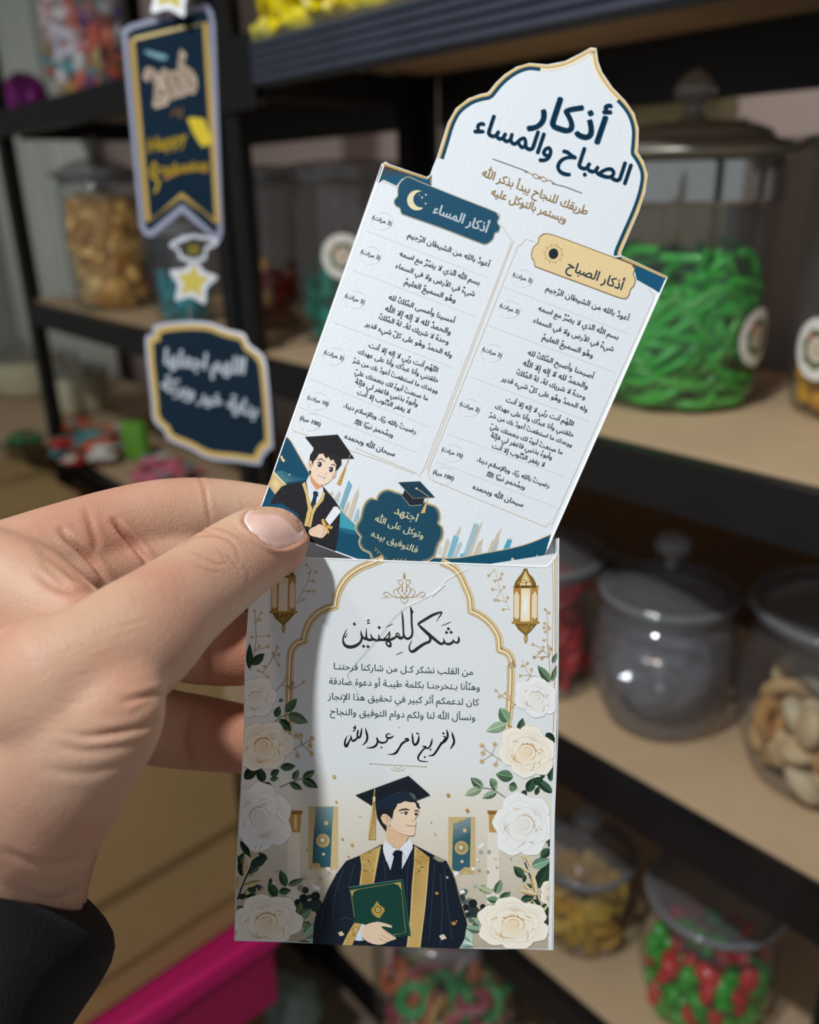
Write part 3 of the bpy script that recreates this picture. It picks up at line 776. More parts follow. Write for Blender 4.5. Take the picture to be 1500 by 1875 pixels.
(x0, y0), (x1, y1) = CC((310, 1480), (485, 1320)); leaf(x0, y0, x1, y1, 16, (52, 76, 54), (40, 62, 44)); (x0, y0), (x1, y1) = CC((275, 1540), (280, 1180)); leaf(x0, y0, x1, y1, 12, (44, 66, 48), GD)
for (a, b, c, d, wd, col, cd_) in [(790, 30, 955, 135, 90, (92, 116, 86), None), (650, 80, 785, 150, 70, (78, 104, 76), None), (380, 90, 470, 160, 70, (50, 78, 52), GD), (610, 1190, 545, 1010, 90, (60, 96, 66), (40, 72, 50)), (630, 1180, 800, 1110, 70, (110, 132, 104), None), (530, 1250, 665, 1230, 75, (66, 100, 70), None), (510, 1300, 420, 1150, 100, (50, 84, 58), (34, 60, 42)), (640, 1370, 520, 1300, 80, (96, 124, 96), None),
                                (230, 970, 410, 870, 110, (40, 64, 46), GD), (210, 1060, 330, 960, 70, (80, 106, 86), None), (110, 960, 160, 820, 80, (70, 92, 66), None), (140, 1080, 105, 900, 70, (22, 34, 26), (22, 34, 26)), (120, 700, 230, 880, 70, (30, 46, 34), (24, 36, 28)), (190, 1230, 360, 1190, 90, (50, 70, 60), (40, 56, 50)), (720, 1520, 770, 1350, 100, (96, 120, 78), (66, 92, 60)), (700, 1530, 630, 1370, 90, (80, 112, 80), None), (730, 1530, 890, 1430, 100, (110, 140, 110), (86, 116, 88)),
                                (690, 1600, 860, 1590, 80, (128, 140, 92), (96, 112, 70)), (800, 1700, 915, 1590, 90, (150, 178, 156), (110, 142, 120)), (820, 1760, 1050, 1750, 110, (160, 186, 160), (116, 150, 126)), (750, 1790, 890, 1800, 60, (130, 160, 134), None), (100, 1310, 200, 1280, 60, (28, 44, 34), GD)]:
    (x0, y0), (x1, y1) = CG((a, b), (c, d)); leaf(x0, y0, x1, y1, wd / 5.86, col, cd_)
for (a, b, c, d, wd) in [(150, 1190, 350, 1130, 60), (160, 1100, 170, 830, 50), (200, 1100, 330, 1010, 30), (230, 920, 290, 720, 30), (260, 900, 370, 720, 24), (90, 1210, 100, 1070, 50), (330, 1260, 400, 1190, 26), (290, 1250, 300, 1200, 20), (180, 1280, 200, 1230, 50)]:
    (x0, y0), (x1, y1) = CG((a, b), (c, d)); leaf(x0, y0, x1, y1, wd / 5.86, (200, 180, 140), (160, 134, 90), z=15)
S.z = 14; S.ribbon(CG((90, 1330), (150, 1160), (210, 1030), (260, 900)), 2.6, (30, 42, 30), sm=5)

# dense dark foliage behind the roses
rl = random.Random(12)
for i in range(70):
    left = i % 2; y = rl.uniform(1300, 1728); x = (rl.uniform(432, 500) if left else rl.uniform(948, 1012)); a = rl.uniform(0, 6.28); L = rl.uniform(12, 24)
    if 1310 < y < 1395 and not 440 < x < 480: continue
    cgl = rl.choice([(44, 70, 52), (56, 86, 62), (72, 102, 76), (36, 58, 44), (100, 128, 98)]); leaf(x, y, x + math.cos(a) * L, y + math.sin(a) * L, L * 0.5, cgl, tuple(int(v * 0.75) for v in cgl), z=7.5)
for cx, cy, R, sq, rot, tone, seed in [(983, 1277, 46, 0.8, 0.35, 1, 3), (966, 1376, 56, 0.85, 0.5, 0, 5), (960, 1510, 62, 1.0, 0.9, 1, 8), (940, 1691, 70, 0.72, 0.1, 0, 11), (1013, 1634, 24, 1.2, 0.3, 0, 14),
                                   (468, 1277, 42, 0.9, -0.35, 1, 21), (482, 1366, 58, 0.85, -0.35, 0, 22), (476, 1495, 62, 1.05, -0.7, 1, 25), (488, 1687, 70, 0.76, -0.15, 0, 29)]:
    rose(cx, cy, R, sq, rot, 16, tone, seed)

# confetti
S.z = 27
for x, y, r, c in [(612, 1422, 4, (196, 166, 118)), (616, 1468, 2.5, (186, 150, 86)), (645, 1547, 3.5, (196, 160, 96)), (638, 1568, 2, (176, 140, 76)), (658, 1493, 3, (220, 210, 190)), (821, 1456, 4, (180, 140, 80)), (856, 1484, 4, (186, 132, 60)), (842, 1504, 3, (196, 150, 84)), (832, 1520, 2, (160, 120, 70)), (797, 1527, 2, (160, 170, 160)), (790, 1506, 1.2, (60, 60, 60)), (627, 1536, 3, (190, 158, 100)), (875, 1575, 3, (230, 224, 210))]:
    S.poly([(x - r, y - r * 0.4), (x + r * 0.3, y - r), (x + r, y + r * 0.4), (x - r * 0.4, y + r)], c)
S.build('floral_print', M['ink'], sl)

# ------------------------------------------------------------- the printed graduate
S = Art(PS, 0.00004 + 28 * Art.STEP)
NV, NV2, GOLD, GOLD2, SK, SKD = (20, 30, 44), (30, 44, 60), (196, 160, 92), (164, 126, 58), (240, 212, 184), (206, 150, 104)
bot = lambda x: 1727 + (x - 560) * 0.031 + 0.6
gown = CJ((20, 960), (25, 760), (40, 690), (90, 600), (160, 430), (230, 300), (320, 180), (445, 130), (640, 30), (940, 30), (1150, 140), (1240, 180), (1300, 300), (1350, 480), (1410, 680), (1425, 760), (1400, 900), (1350, 985))
gown = [(x, min(y, bot(x))) for x, y in gown]; gown = [(x, y if i not in (0,) else bot(x)) for i, (x, y) in enumerate(gown)]
S.poly(gown + [(840, bot(840)), (573, bot(573))], NV)
S.z = 1
for P in (((445, 130), (640, 40), (600, 250), (575, 385), (440, 410), (460, 230)), ((945, 40), (1085, 150), (1070, 260), (1050, 560), (1000, 972), (872, 968), (905, 700), (920, 400), (940, 200))):
    S.poly(CJ(*P), lambda x, y: (204, 170, 104) if int(y / 23) % 2 else (184, 148, 80))
S.z = 2
for P in (((618, 70), (590, 230), (565, 385)), ((460, 170), (470, 260), (450, 400)), ((960, 60), (945, 230), (925, 500), (885, 960)), ((1075, 180), (1060, 400), (1030, 700), (992, 970))): S.ribbon(CJ(*P), 1.3, (232, 206, 148), sm=4)
for i in range(40):
    (x, y), = CJ((rnd.choice([rnd.uniform(455, 590), rnd.uniform(950, 1060)]), rnd.uniform(90, 300))); S.disc(x, y, rnd.uniform(0.7, 1.8), rnd.choice([(130, 92, 36), (224, 196, 130), (150, 110, 50)]), n=5)
# folds of the gown
for P in (((150, 500), (110, 640), (80, 800)), ((300, 250), (220, 480), (200, 700)), ((400, 200), (350, 380), (330, 420)), ((1130, 200), (1110, 480), (1080, 900)), ((1220, 210), (1240, 500), (1290, 900)), ((1180, 300), (1200, 600), (1180, 950)), ((250, 720), (330, 700), (400, 740)), ((660, 180), (680, 300), (660, 380)), ((900, 160), (880, 300), (880, 600))):
    S.ribbon(CJ(*P), 2.2, (38, 52, 68), sm=5)
S.ribbon(CJ((1240, 185), (1310, 330), (1360, 520), (1415, 700)), 1.2, (150, 140, 110), sm=4); S.poly(CJ((1115, 150), (1140, 130), (1230, 175), (1200, 190), (1160, 185)), (150, 146, 130))
# shirt and tie
S.poly(CJ((665, 30), (655, 60), (680, 150), (725, 265), (770, 90), (835, 90), (830, 255), (880, 160), (930, 60), (925, 20), (890, 0), (800, 75), (760, 60), (690, 0)), (226, 230, 238))
S.z = 3
S.poly(CI((640, 900), (655, 1090), (760, 1170), (820, 1215), (880, 1160), (945, 1090), (985, 1000), (900, 800), (700, 780)), lambda x, y: SKD if (y < 1530 and x > 722) else (230, 192, 154))
S.z = 4
S.poly(CI((640, 1070), (600, 1120), (600, 1240), (650, 1400), (735, 1270), (800, 1210), (700, 1150)), (232, 235, 242)); S.poly(CI((1010, 1050), (950, 1090), (835, 1210), (900, 1260), (940, 1340), (1050, 1130)), (232, 235, 242))
S.poly(CJ((770, 85), (805, 80), (838, 95), (832, 120), (815, 140), (822, 200), (828, 290), (780, 330), (730, 290), (745, 210), (762, 145), (742, 120)), (16, 26, 40))
S.ribbon(CI((735, 1270), (800, 1205)), 0.9, (150, 156, 170)); S.ribbon(CI((935, 1335), (865, 1215)), 0.9, (150, 156, 170))
# face
S.z = 5
S.poly(smooth_curve(CI((740, 740), (700, 830), (720, 900), (800, 950), (900, 975), (1040, 1000), (1075, 975), (1085, 900), (1095, 830), (1100, 790), (1080, 740), (1120, 690), (1140, 620), (1120, 540), (1060, 480), (900, 470), (800, 520), (760, 620)), 2, True), SK)
S.blob(CI((560, 720), (590, 670), (650, 665), (700, 720), (710, 800), (700, 850), (650, 830), (590, 800)), (232, 190, 152), (238, 208, 178))
S.z = 6
S.ribbon(CI((600, 710), (650, 690), (670, 740), (650, 780), (670, 800)), 1.0, (186, 124, 84), sm=4); S.disc(*CI((705, 845))[0], 1.6, (150, 90, 50), n=6)
S.ribbon(CI((730, 890), (850, 960), (1000, 1000), (1075, 990)), 1.0, (190, 130, 90), sm=4)
hair = CI((490, 560), (480, 500), (560, 430), (780, 420), (1050, 440), (1110, 490), (1150, 510), (1130, 530), (1165, 560), (1140, 590), (1110, 560), (1090, 490), (1000, 485), (930, 470), (860, 505), (800, 510), (790, 570), (750, 640), (730, 745), (690, 700), (640, 665), (580, 670), (560, 730), (600, 810), (650, 850), (645, 945), (560, 830), (510, 740), (495, 660))
S.poly(hair, (30, 32, 34))
S.z = 7
S.ribbon([p + (wd_,) for p, wd_ in zip(CI((830, 625), (880, 600), (950, 595), (1005, 605)), (1, 3, 3.2, 1.4))], 2, (36, 32, 30)); S.ribbon([p + (wd_,) for p, wd_ in zip(CI((1070, 625), (1105, 610), (1135, 630)), (1, 3, 1.6))], 2, (36, 32, 30))
S.blob(CI((880, 655), (920, 635), (965, 640), (975, 665), (940, 680), (900, 675)), (240, 240, 240), (220, 220, 220)); S.blob(CI((1060, 660), (1090, 645), (1125, 655), (1120, 685), (1085, 685)), (240, 240, 240), (210, 210, 210))
S.ribbon(CI((865, 660), (905, 637), (960, 633), (975, 650)), 1.2, (40, 30, 28), sm=3)
S.z = 8; S.disc(*CI((943, 655))[0], 3.0, (40, 26, 22), n=10); S.disc(*CI((1100, 668))[0], 2.8, (40, 26, 22), n=10); S.z = 9; S.disc(*CI((937, 648))[0], 0.8, (250, 250, 250), n=5)
S.ribbon(CI((1030, 770), (1055, 778), (1075, 765)), 1.0, (190, 130, 100)); S.ribbon(CI((945, 838), (1010, 850), (1090, 850)), 1.1, (150, 84, 66)); S.disc(*CI((1085, 850))[0], 0.9, (120, 60, 50), n=5)
# cap
S.z = 8; S.poly(CI((480, 590), (490, 480), (560, 400), (800, 340), (1000, 335), (1060, 370), (1110, 440), (1110, 480), (950, 455), (820, 500), (800, 560), (640, 600)), (24, 40, 58))
S.z = 9; S.poly(CI((180, 385), (985, 90), (1310, 380), (1120, 455), (1060, 360), (1000, 330), (800, 330), (600, 420), (480, 500), (475, 580), (430, 545)), (22, 28, 38))
S.ribbon(CI((185, 380), (985, 88), (1310, 375)), 1.0, (70, 96, 104)); S.z = 10
S.poly(CI((990, 340), (1040, 345), (1090, 410), (1105, 460), (1050, 430)), (64, 92, 84))
S.ribbon(CI((470, 285), (460, 400)), 1.5, (220, 196, 140)); S.poly(CI((440, 400), (480, 400), (480, 470), (440, 470)), (232, 210, 156))
S.poly(CI((440, 470), (475, 470), (485, 700), (480, 1055), (370, 1055), (400, 800)), lambda x, y: (226, 200, 138) if x > 682 else (186, 148, 72)); S.z = 11
for k in range(5): S.ribbon(CI((450 + k * 4, 480), (440 + k * 8, 800), (390 + k * 20, 1050)), 0.6, (156, 116, 48))
# diploma folder, cuff and hand
S.z = 5; S.poly(CJ((345, 425), (835, 350), (910, 865), (770, 880), (400, 740)), (18, 66, 56)); S.z = 6
S.ribbon(CJ((365, 450), (820, 372), (865, 835), (750, 855)), 1.0, (170, 150, 84)); S.ribbon(CJ((345, 420), (835, 350)), 1.6, (70, 116, 106)); S.ribbon(CJ((365, 450), (395, 700)), 1.0, (150, 136, 76))
S.poly(CJ((355, 450), (450, 432), (390, 460), (375, 510)), (190, 166, 92)); S.poly(CJ((820, 375), (750, 385), (800, 400), (825, 445)), (190, 166, 92))
S.ribbon(CJ((836, 352), (908, 862)), 2.0, (36, 92, 80))
S.blob(CJ((602, 545), (625, 580), (670, 610), (672, 640), (650, 670), (625, 705), (590, 690), (560, 660), (548, 625), (575, 590)), (200, 176, 96), (170, 142, 66)); S.z = 7; S.disc(*CJ((612, 625))[0], 6.5, (96, 92, 40), n=12); S.z = 8; S.disc(*CJ((612, 625))[0], 4.5, (206, 184, 108), n=9); S.z = 9; S.disc(*CJ((612, 625))[0], 1.6, (60, 70, 40), n=6)
S.z = 8
S.poly([(x, min(y, bot(x))) for x, y in CJ((395, 745), (465, 755), (420, 850), (375, 965), (285, 960), (330, 850))], GOLD); S.poly(CJ((465, 755), (500, 765), (460, 830), (465, 890), (485, 905), (440, 910), (400, 905), (425, 840)), (214, 226, 236)); S.z = 9
for i in range(30):
    t = rnd.random(); (x, y), = CJ((430 - 110 * t + rnd.uniform(-30, 30), 765 + 185 * t)); S.disc(x, y, rnd.uniform(0.8, 1.7), rnd.choice([GOLD2, (226, 200, 136), (140, 100, 40)]), n=5)
S.poly(smooth_curve(CJ((480, 780), (520, 755), (600, 735), (660, 745), (735, 770), (735, 790), (680, 780), (640, 780), (700, 830), (770, 875), (772, 895), (740, 905), (700, 920), (660, 940), (600, 945), (520, 920), (460, 870), (460, 820)), 2, True), (236, 206, 176)); S.z = 10
for P in (((645, 790), (700, 840), (765, 880)), ((640, 850), (690, 885), (735, 900)), ((620, 880), (650, 905), (690, 918))): S.ribbon(CJ(*P), 0.9, (186, 136, 104), sm=3)
for x, y, r, c in [(800, 1635, 4, (186, 140, 70)), (831, 1690, 5, (190, 140, 66)), (819, 1606, 3, (206, 186, 150)), (811, 1715, 7, (226, 212, 184)), (625, 1709, 6, (220, 200, 160)), (836, 1686, 2, (200, 150, 80))]:
    S.poly([(x - r, y - r * 0.3), (x + r * 0.2, y - r * 0.8), (x + r, y + r * 0.3), (x - r * 0.3, y + r * 0.8)], c)
S.build('graduate_print', M['ink_satin'], sl)

# ------------------------------------------------------------- lettering of the pocket
S = Art(PS, 0.00004 + 8 * Art.STEP)
INK = (44, 46, 42)


def brush(C_, *P, col=INK, k=1.0):
    S.ribbon([(p[0], p[1], max(p[2] * k, 0.4)) for p in C_(*P)], 1, col, sm=5)


def dot(C_, x, y, r, col=INK):
    S.poly(C_((x, y - r), (x + r, y + r * 0.15), (x - r * 0.1, y + r), (x - r, y - r * 0.1)), col)


brush(CA, (1380, 435, 10), (1388, 470, 22), (1370, 500, 22), (1340, 492, 18), (1325, 465, 8)); brush(CA, (1330, 470, 12), (1315, 500, 26), (1275, 515, 26), (1240, 500, 20), (1225, 455, 8)); brush(CA, (1232, 470, 10), (1225, 500, 24), (1195, 512, 26), (1150, 480, 30), (1060, 405, 34), (990, 340, 28), (962, 312, 14))
brush(CA, (960, 318, 14), (965, 296, 24), (1030, 255, 28), (1110, 208, 28), (1180, 182, 20), (1208, 178, 10), (1195, 205, 14), (1172, 240, 8), (1150, 276, 3))
brush(CA, (1050, 400, 20), (1080, 440, 22), (1078, 485, 28), (1020, 512, 28), (960, 552, 32), (905, 592, 32), (872, 585, 20), (862, 545, 14), (878, 500, 8), (892, 475, 3))
brush(CA, (872, 118, 4), (882, 150, 22), (886, 210, 20), (888, 300, 20), (896, 390, 20), (880, 440, 24), (840, 458, 26), (808, 430, 22), (800, 370, 18), (796, 280, 20), (790, 210, 16), (784, 165, 5)); brush(CA, (876, 125, 3), (902, 180, 12), (885, 175, 8))
brush(CA, (805, 430, 20), (775, 455, 26), (745, 440, 24), (722, 412, 12), (745, 400, 12), (768, 440, 12)); brush(CA, (735, 425, 14), (705, 450, 24), (660, 468, 28), (615, 468, 26))
brush(CA, (655, 378, 6), (648, 400, 14), (615, 440, 10), (600, 462, 22), (640, 482, 24), (665, 505, 20), (660, 538, 24), (628, 525, 18), (618, 490, 20)); brush(CA, (655, 385, 8), (655, 430, 14), (635, 462, 14))
brush(CA, (620, 468, 26), (580, 470, 26), (548, 462, 26), (540, 415, 8)); brush(CA, (550, 468, 24), (515, 475, 26), (480, 460, 24), (462, 432, 16), (452, 405, 6)); brush(CA, (485, 465, 22), (440, 470, 28), (412, 455, 26), (408, 400, 14), (410, 348, 5))
brush(CA, (420, 462, 22), (385, 455, 24), (358, 420, 20), (350, 372, 5)); brush(CA, (352, 380, 6), (362, 440, 20), (345, 495, 24), (290, 535, 32), (225, 545, 34), (178, 520, 28), (163, 465, 16), (178, 410, 12), (206, 352, 3)); brush(CA, (172, 425, 6), (188, 442, 12), (206, 402, 4))
for x, y in ((1276, 353), (1256, 392), (1304, 390), (283, 303), (545, 340), (380, 538), (426, 541)): dot(CA, x, y, 19)
brush(CA, (1200, 322, 4), (1260, 300, 8), (1306, 280, 4)); brush(CA, (612, 336, 4), (655, 318, 8), (690, 302, 4)); brush(CA, (722, 627, 4), (760, 612, 8), (796, 596, 4)); brush(CA, (448, 272, 5), (432, 258, 10), (422, 275, 10), (436, 290, 8), (415, 300, 8), (455, 292, 4))

SG = (20, 24, 30)
sg = lambda *P, k=1.15: brush(CB, *P, col=SG, k=k)
sg((1188, 700, 4), (1196, 735, 16), (1208, 780, 16), (1200, 815, 16), (1172, 856, 5)); sg((1138, 678, 5), (1148, 715, 16), (1146, 755, 14), (1120, 790, 14), (1094, 802, 8)); sg((1105, 740, 5), (1132, 752, 14), (1108, 790, 16), (1080, 822, 16), (1050, 870, 16), (1015, 912, 14), (970, 918, 4))
sg((1008, 762, 5), (1000, 800, 14), (985, 835, 12), (962, 850, 12), (940, 836, 8)); sg((918, 832, 8), (950, 838, 14), (925, 862, 12), (895, 900, 14), (878, 935, 14), (890, 962, 10), (930, 970, 8), (972, 973, 4)); dot(CB, 1110, 713, 12, SG); dot(CB, 940, 930, 11, SG); dot(CB, 992, 862, 11, SG); dot(CB, 1086, 800, 8, SG)
sg((886, 728, 4), (884, 762, 14), (872, 800, 18), (848, 818, 18), (832, 795, 14), (828, 750, 14), (824, 708, 4)); dot(CB, 868, 714, 10, SG); dot(CB, 884, 716, 8, SG)
sg((750, 770, 6), (776, 762, 14), (790, 776, 14), (765, 785, 14), (730, 808, 16), (704, 850, 14), (676, 890, 18), (640, 905, 10), (598, 903, 3))
sg((658, 735, 4), (630, 752, 14), (600, 755, 14), (586, 735, 12), (606, 716, 8), (628, 724, 5)); sg((605, 752, 12), (585, 790, 12), (550, 800, 14), (520, 790, 14), (502, 762, 14), (498, 750, 4)); sg((508, 780, 10), (496, 820, 16), (460, 842, 14), (405, 846, 4)); dot(CB, 543, 842, 10, SG)
sg((396, 664, 4), (404, 700, 14), (414, 745, 16), (402, 790, 14), (368, 822, 4)); sg((362, 662, 5), (358, 705, 14), (344, 750, 14), (322, 745, 12), (326, 700, 14), (330, 678, 4)); sg((335, 740, 10), (300, 775, 16), (276, 780, 14), (264, 745, 10), (258, 728, 4)); sg((262, 755, 8), (240, 800, 14), (222, 830, 22), (208, 815, 16), (212, 775, 12), (232, 735, 4))
sg((298, 638, 3), (300, 660, 8), (288, 668, 7), (290, 652, 5)); sg((275, 690, 3), (290, 690, 8), (305, 672, 7), (308, 640, 3)); dot(CB, 708, 659, 5, SG)

GT = (52, 74, 72)
for t, (x, y), xr, kk in (("من القلب نشكر كـل من شاركنا فرحتنـا", (105, 126), 1380, 1.0), ("وهنّأنا بـتخرجنـا بكلمة طيبـة أو دعوة صادقة", (62, 262), 1442, 1.0), ("كان لدعمكم أثر كبير في تحقيق هذا الإنجاز", (50, 400), 1435, 1.0), ("ونسأل الله لنا ولكم دوام التوفيق والنجاح", (72, 540), 1400, 1.0)):
    (a, b), = CB((x, y)); (c, d), = CB((xr, y)); S.text(t, (a, b), c, 2.4, GT, 0.004, kk)
S.build('printed_lettering', M['ink'], sl)

# fine scratches in the lamination
S = Art(PS, 0.00004 + 40 * Art.STEP)
S.ribbon([(745, 1110), (775, 1096), (800, 1080), (820, 1060), (858, 1040)], 0.9, (250, 250, 250), sm=4); S.ribbon([(745, 1110), (718, 1135), (700, 1160), (668, 1196), (641, 1228), (638, 1240), (658, 1272)], 0.6, (140, 146, 150), sm=4); S.ribbon([(790, 1091), (815, 1070)], 1.6, (255, 255, 255))
o = S.build('scratch', M['ink'], sl)

# ================================================================== THE PRAYER CARD SLIPPED INTO THE POCKET
C1 = crop(650, 60, 2.5); C2 = crop(530, 300, 3.3475); C3 = crop(780, 400, 3.125)
arch = C1((330, 660), (345, 648), (356, 615), (375, 570), (400, 490), (425, 410), (462, 345), (520, 300), (575, 280), (606, 274), (618, 262), (645, 228), (685, 190), (740, 155), (800, 138), (880, 145), (960, 130), (1030, 95), (1080, 67), (1106, 70),
          (1114, 130), (1132, 180), (1180, 250), (1240, 312), (1280, 370), (1300, 440), (1298, 515), (1294, 545), (1322, 588), (1341, 650), (1330, 730), (1300, 820), (1260, 912), (1222, 1000), (1218, 1018))
top = C1((122, 600), (140, 590), (160, 602), (195, 614)) + arch + C1((1300, 1055), (1428, 1114), (1432, 1122))
out = top + [(1220, 512), (1012, 985), (945, 1136), (467, 955), (480, 920)]
ins = thing('prayer_card', 'white and teal arch-topped card of Arabic prayers sticking out of the card pocket', 'card', (0, 0, 0))
M['paper2'] = mat('paper_cool', (222, 227, 233), 0.5, bump=0.08, bscale=900)
panel('card_sheet', PI_, out, -0.0004, 0.0, M['paper2'], ins)
panel('white_cut_edge', PI_, [(480, 920), (703.5, 298), (706, 298), (482.5, 921)], -0.0003, 0.00006, mat('cut_edge', (250, 250, 252), 0.7), ins)
panel('white_cut_edge', PI_, [(1222, 510), (1220, 514), (1012, 986), (1003, 1006), (1001, 1005), (1009.5, 985), (1217.5, 513)], -0.0003, 0.00030, mat('cut_edge', (250, 250, 252), 0.7), ins)

TEAL, TEAL2, GO, GOD = (17, 76, 104), (12, 58, 78), (226, 202, 152), (150, 116, 60)
S = Art(PI_)
ar2 = smooth_curve(arch[3:11], 3)[:-1] + smooth_curve(arch[10:19], 3)[:-1] + smooth_curve(arch[19:28], 3)[:-1] + smooth_curve(arch[27:], 3)
nA = len(ar2)
S.z = 1; S.band(ar2, 1.2, 7.0, GO, col2=(206, 176, 120))
S.z = 2; S.band(ar2, 6.2, 7.2, GOD)
iL = min(range(nA), key=lambda i: abs(ar2[i][0] - 990) + (0 if ar2[i][1] < 200 else 999)); iR = min(range(nA), key=lambda i: abs(ar2[i][1] - 175) + (0 if ar2[i][0] > 1100 else 999))
S.z = 1
S.band(ar2[:iL + 1], 7.0, 13.2, TEAL, col2=TEAL2); S.band(ar2[iR:], 7.0, 13.2, TEAL2, col2=TEAL); S.band(ar2[iL:iR + 1], 7.0, 12.5, (234, 218, 184), col2=(238, 230, 212))  # cream stretch at the crown: foil reflection painted into the band
# shoulders
S.z = 3
S.poly(C1((122, 612), (140, 606), (195, 628), (330, 672), (352, 650), (350, 700), (240, 664), (215, 668), (190, 700), (130, 672), (104, 690), (100, 680)), lambda x, y: (70, 60, 40) if y < 312 else (18, 84, 112))
S.poly(C1((1185, 1030), (1220, 1026), (1300, 1062), (1426, 1122), (1395, 1192), (1370, 1175), (1290, 1130), (1280, 1085), (1180, 1045)), lambda x, y: (20, 84, 116) if y > 490 else (40, 72, 76))
S.z = 4
S.ribbon(C1((130, 602), (195, 624), (330, 668)), 4.0, (186, 150, 88)); S.ribbon(C1((1222, 1030), (1300, 1064), (1424, 1120)), 4.5, (196, 168, 112)); S.ribbon(C1((345, 655), (348, 694)), 2.6, (150, 120, 70))
# gold pinstripes of the two panels
ln = (206, 186, 158)
S.z = 2
for P in ([(695, 330), (703, 333), (728, 343)], [(915, 412), (925, 420), (927, 428), (935, 436), (936, 446), (775, 862), (770, 868), (769, 874), (762, 866), (650, 820)], [(540, 790), (700, 845), (760, 868)], [(535, 785), (541, 792)],
          [(980, 443), (962, 438), (957, 446), (948, 452), (944, 462), (786, 858), (784, 868), (788, 878), (860, 908), (1000, 965), (1003, 960), (1008, 957)], [(1170, 514), (1186, 522), (1190, 533), (1198, 540), (1196, 550), (1010, 962)], [(941, 440), (781, 860)]):
    S.ribbon(P, 1.1, ln)
# faint rules between the prayers
sep = (212, 214, 217)
for C_, L_ in ((C2, ((470, 410, 1220, 700), (385, 650, 1150, 940), (270, 970, 1005, 1250), (130, 1320, 850, 1610), (60, 1490, 780, 1770))), (C3, ((440, 390, 1160, 660), (355, 612, 1080, 880), (255, 905, 940, 1165), (120, 1230, 800, 1480), (60, 1390, 740, 1650)))):
    for a, b, c, d in L_: S.ribbon(C_((a, b), (c, d)), 0.7, sep)

# bottom scene: teal sweep, skyline
wave = [(525, 799)] + CK((340, 220), (420, 360), (560, 600), (640, 730), (800, 880), (960, 1070), (1100, 1260), (1260, 1425)) + [(700, 1006), (760, 1017), (800, 1021), (832, 1021.5), (853, 1019), (890, 1012), (933, 1004), (970, 994), (1009, 978)]
wv = smooth_curve(wave, 3)
S.z = 5
S.poly(wv + [(999, 1012), (985, 1043), (946, 1132), (700, 1040), (468, 953), (482, 921)], lambda x, y: (14, 78, 104) if x > 560 else (18, 70, 98))
S.z = 6; S.band(wv, -0.4, 1.4, (198, 176, 130)); S.poly(CK((1040, 1200), (1260, 1420), (1255, 1500), (1020, 1450)), (64, 156, 176)); S.poly(CK((1010, 1440), (1255, 1500), (1260, 1560), (1000, 1500)), (26, 100, 128))
S.poly(CK((110, 650), (190, 860), (300, 800), (600, 760), (400, 720), (200, 640)), lambda x, y: (70, 120, 128) if x < 530 else (24, 84, 110)); S.z = 7
S.blob(CK((5, 840), (90, 650), (130, 690), (250, 850), (150, 960), (110, 985)), (232, 208, 156), (196, 168, 118)); S.z = 8; S.ribbon(CK((90, 660), (180, 760), (270, 850)), 2.0, (246, 232, 200)); S.z = 7  # gold sweep with its glow and sheen painted in
S.poly(CK((180, 440), (210, 420), (225, 465), (255, 490), (230, 520), (205, 500)), (226, 200, 144)); S.poly(CK((300, 700), (320, 680), (325, 700), (310, 712)), (220, 214, 180))
S.poly(CM((845, 585), (870, 567), (885, 590), (900, 620), (875, 635)), (226, 208, 164)); S.disc(*CM((1145, 545))[0], 1.3, (230, 220, 190), n=6)
CT, CB_, CB2, CGY = (204, 192, 174), (116, 180, 200), (160, 190, 204), (186, 192, 194)
S.z = 3
for C_, P, c in [(CM, ((20, 530), (30, 440), (50, 430), (45, 530)), (200, 208, 206)), (CM, ((50, 560), (100, 380), (130, 345), (145, 400), (90, 570)), CT), (CM, ((115, 560), (195, 310), (245, 330), (250, 350), (170, 570)), CB_), (CM, ((212, 305), (250, 240), (272, 205), (268, 260), (245, 325)), CT), (CM, ((180, 560), (240, 410), (275, 380), (290, 410), (260, 480), (220, 570)), CGY),
                 (CM, ((290, 560), (425, 180), (475, 180), (470, 240), (350, 560)), CB2), (CM, ((350, 560), (475, 210), (500, 190), (518, 140), (515, 190), (390, 545)), CT), (CM, ((410, 540), (470, 400), (505, 370), (525, 345), (520, 410), (500, 470), (480, 530)), CT), (CM, ((490, 530), (500, 470), (520, 465), (515, 525)), (198, 204, 200)),
                 (CM, ((570, 520), (630, 370), (660, 360), (680, 300), (705, 280), (738, 230), (710, 340), (710, 400), (670, 500)), CT), (CM, ((610, 512), (655, 395), (700, 390), (665, 500)), CGY), (CM, ((755, 485), (810, 360), (860, 370), (830, 465)), (60, 160, 186)), (CM, ((810, 360), (850, 335), (862, 375)), CT), (CM, ((255, 560), (275, 520), (320, 520), (320, 555)), CB_),
                 (CK, ((1030, 1140), (1160, 770), (1210, 850), (1075, 1220)), (120, 172, 190)), (CK, ((1075, 1230), (1160, 1070), (1175, 1130), (1110, 1280)), CT), (CK, ((1140, 1290), (1250, 970), (1305, 890), (1300, 1000), (1200, 1350)), CT), (CK, ((1220, 1370), (1280, 1190), (1310, 1180), (1310, 1400)), CB2), (CK, ((870, 960), (930, 935), (945, 960), (920, 1010)), CT), (CK, ((950, 1040), (1020, 940), (1045, 950), (1010, 1110)), CGY)]:
    S.poly(C_(*P), c)
S.z = 4
for C_, a, b in ((CM, (440, 190), (330, 550)), (CM, (455, 200), (345, 555)), (CM, (215, 330), (140, 560)), (CM, (230, 335), (155, 560)), (CK, (1150, 830), (1045, 1160)), (CM, (700, 300), (640, 500)), (CM, (840, 375), (800, 470)), (CM, (510, 375), (450, 530))): S.ribbon(C_(a, b), 0.6, (176, 170, 160))
S.build('printed_border', M['ink'], ins)

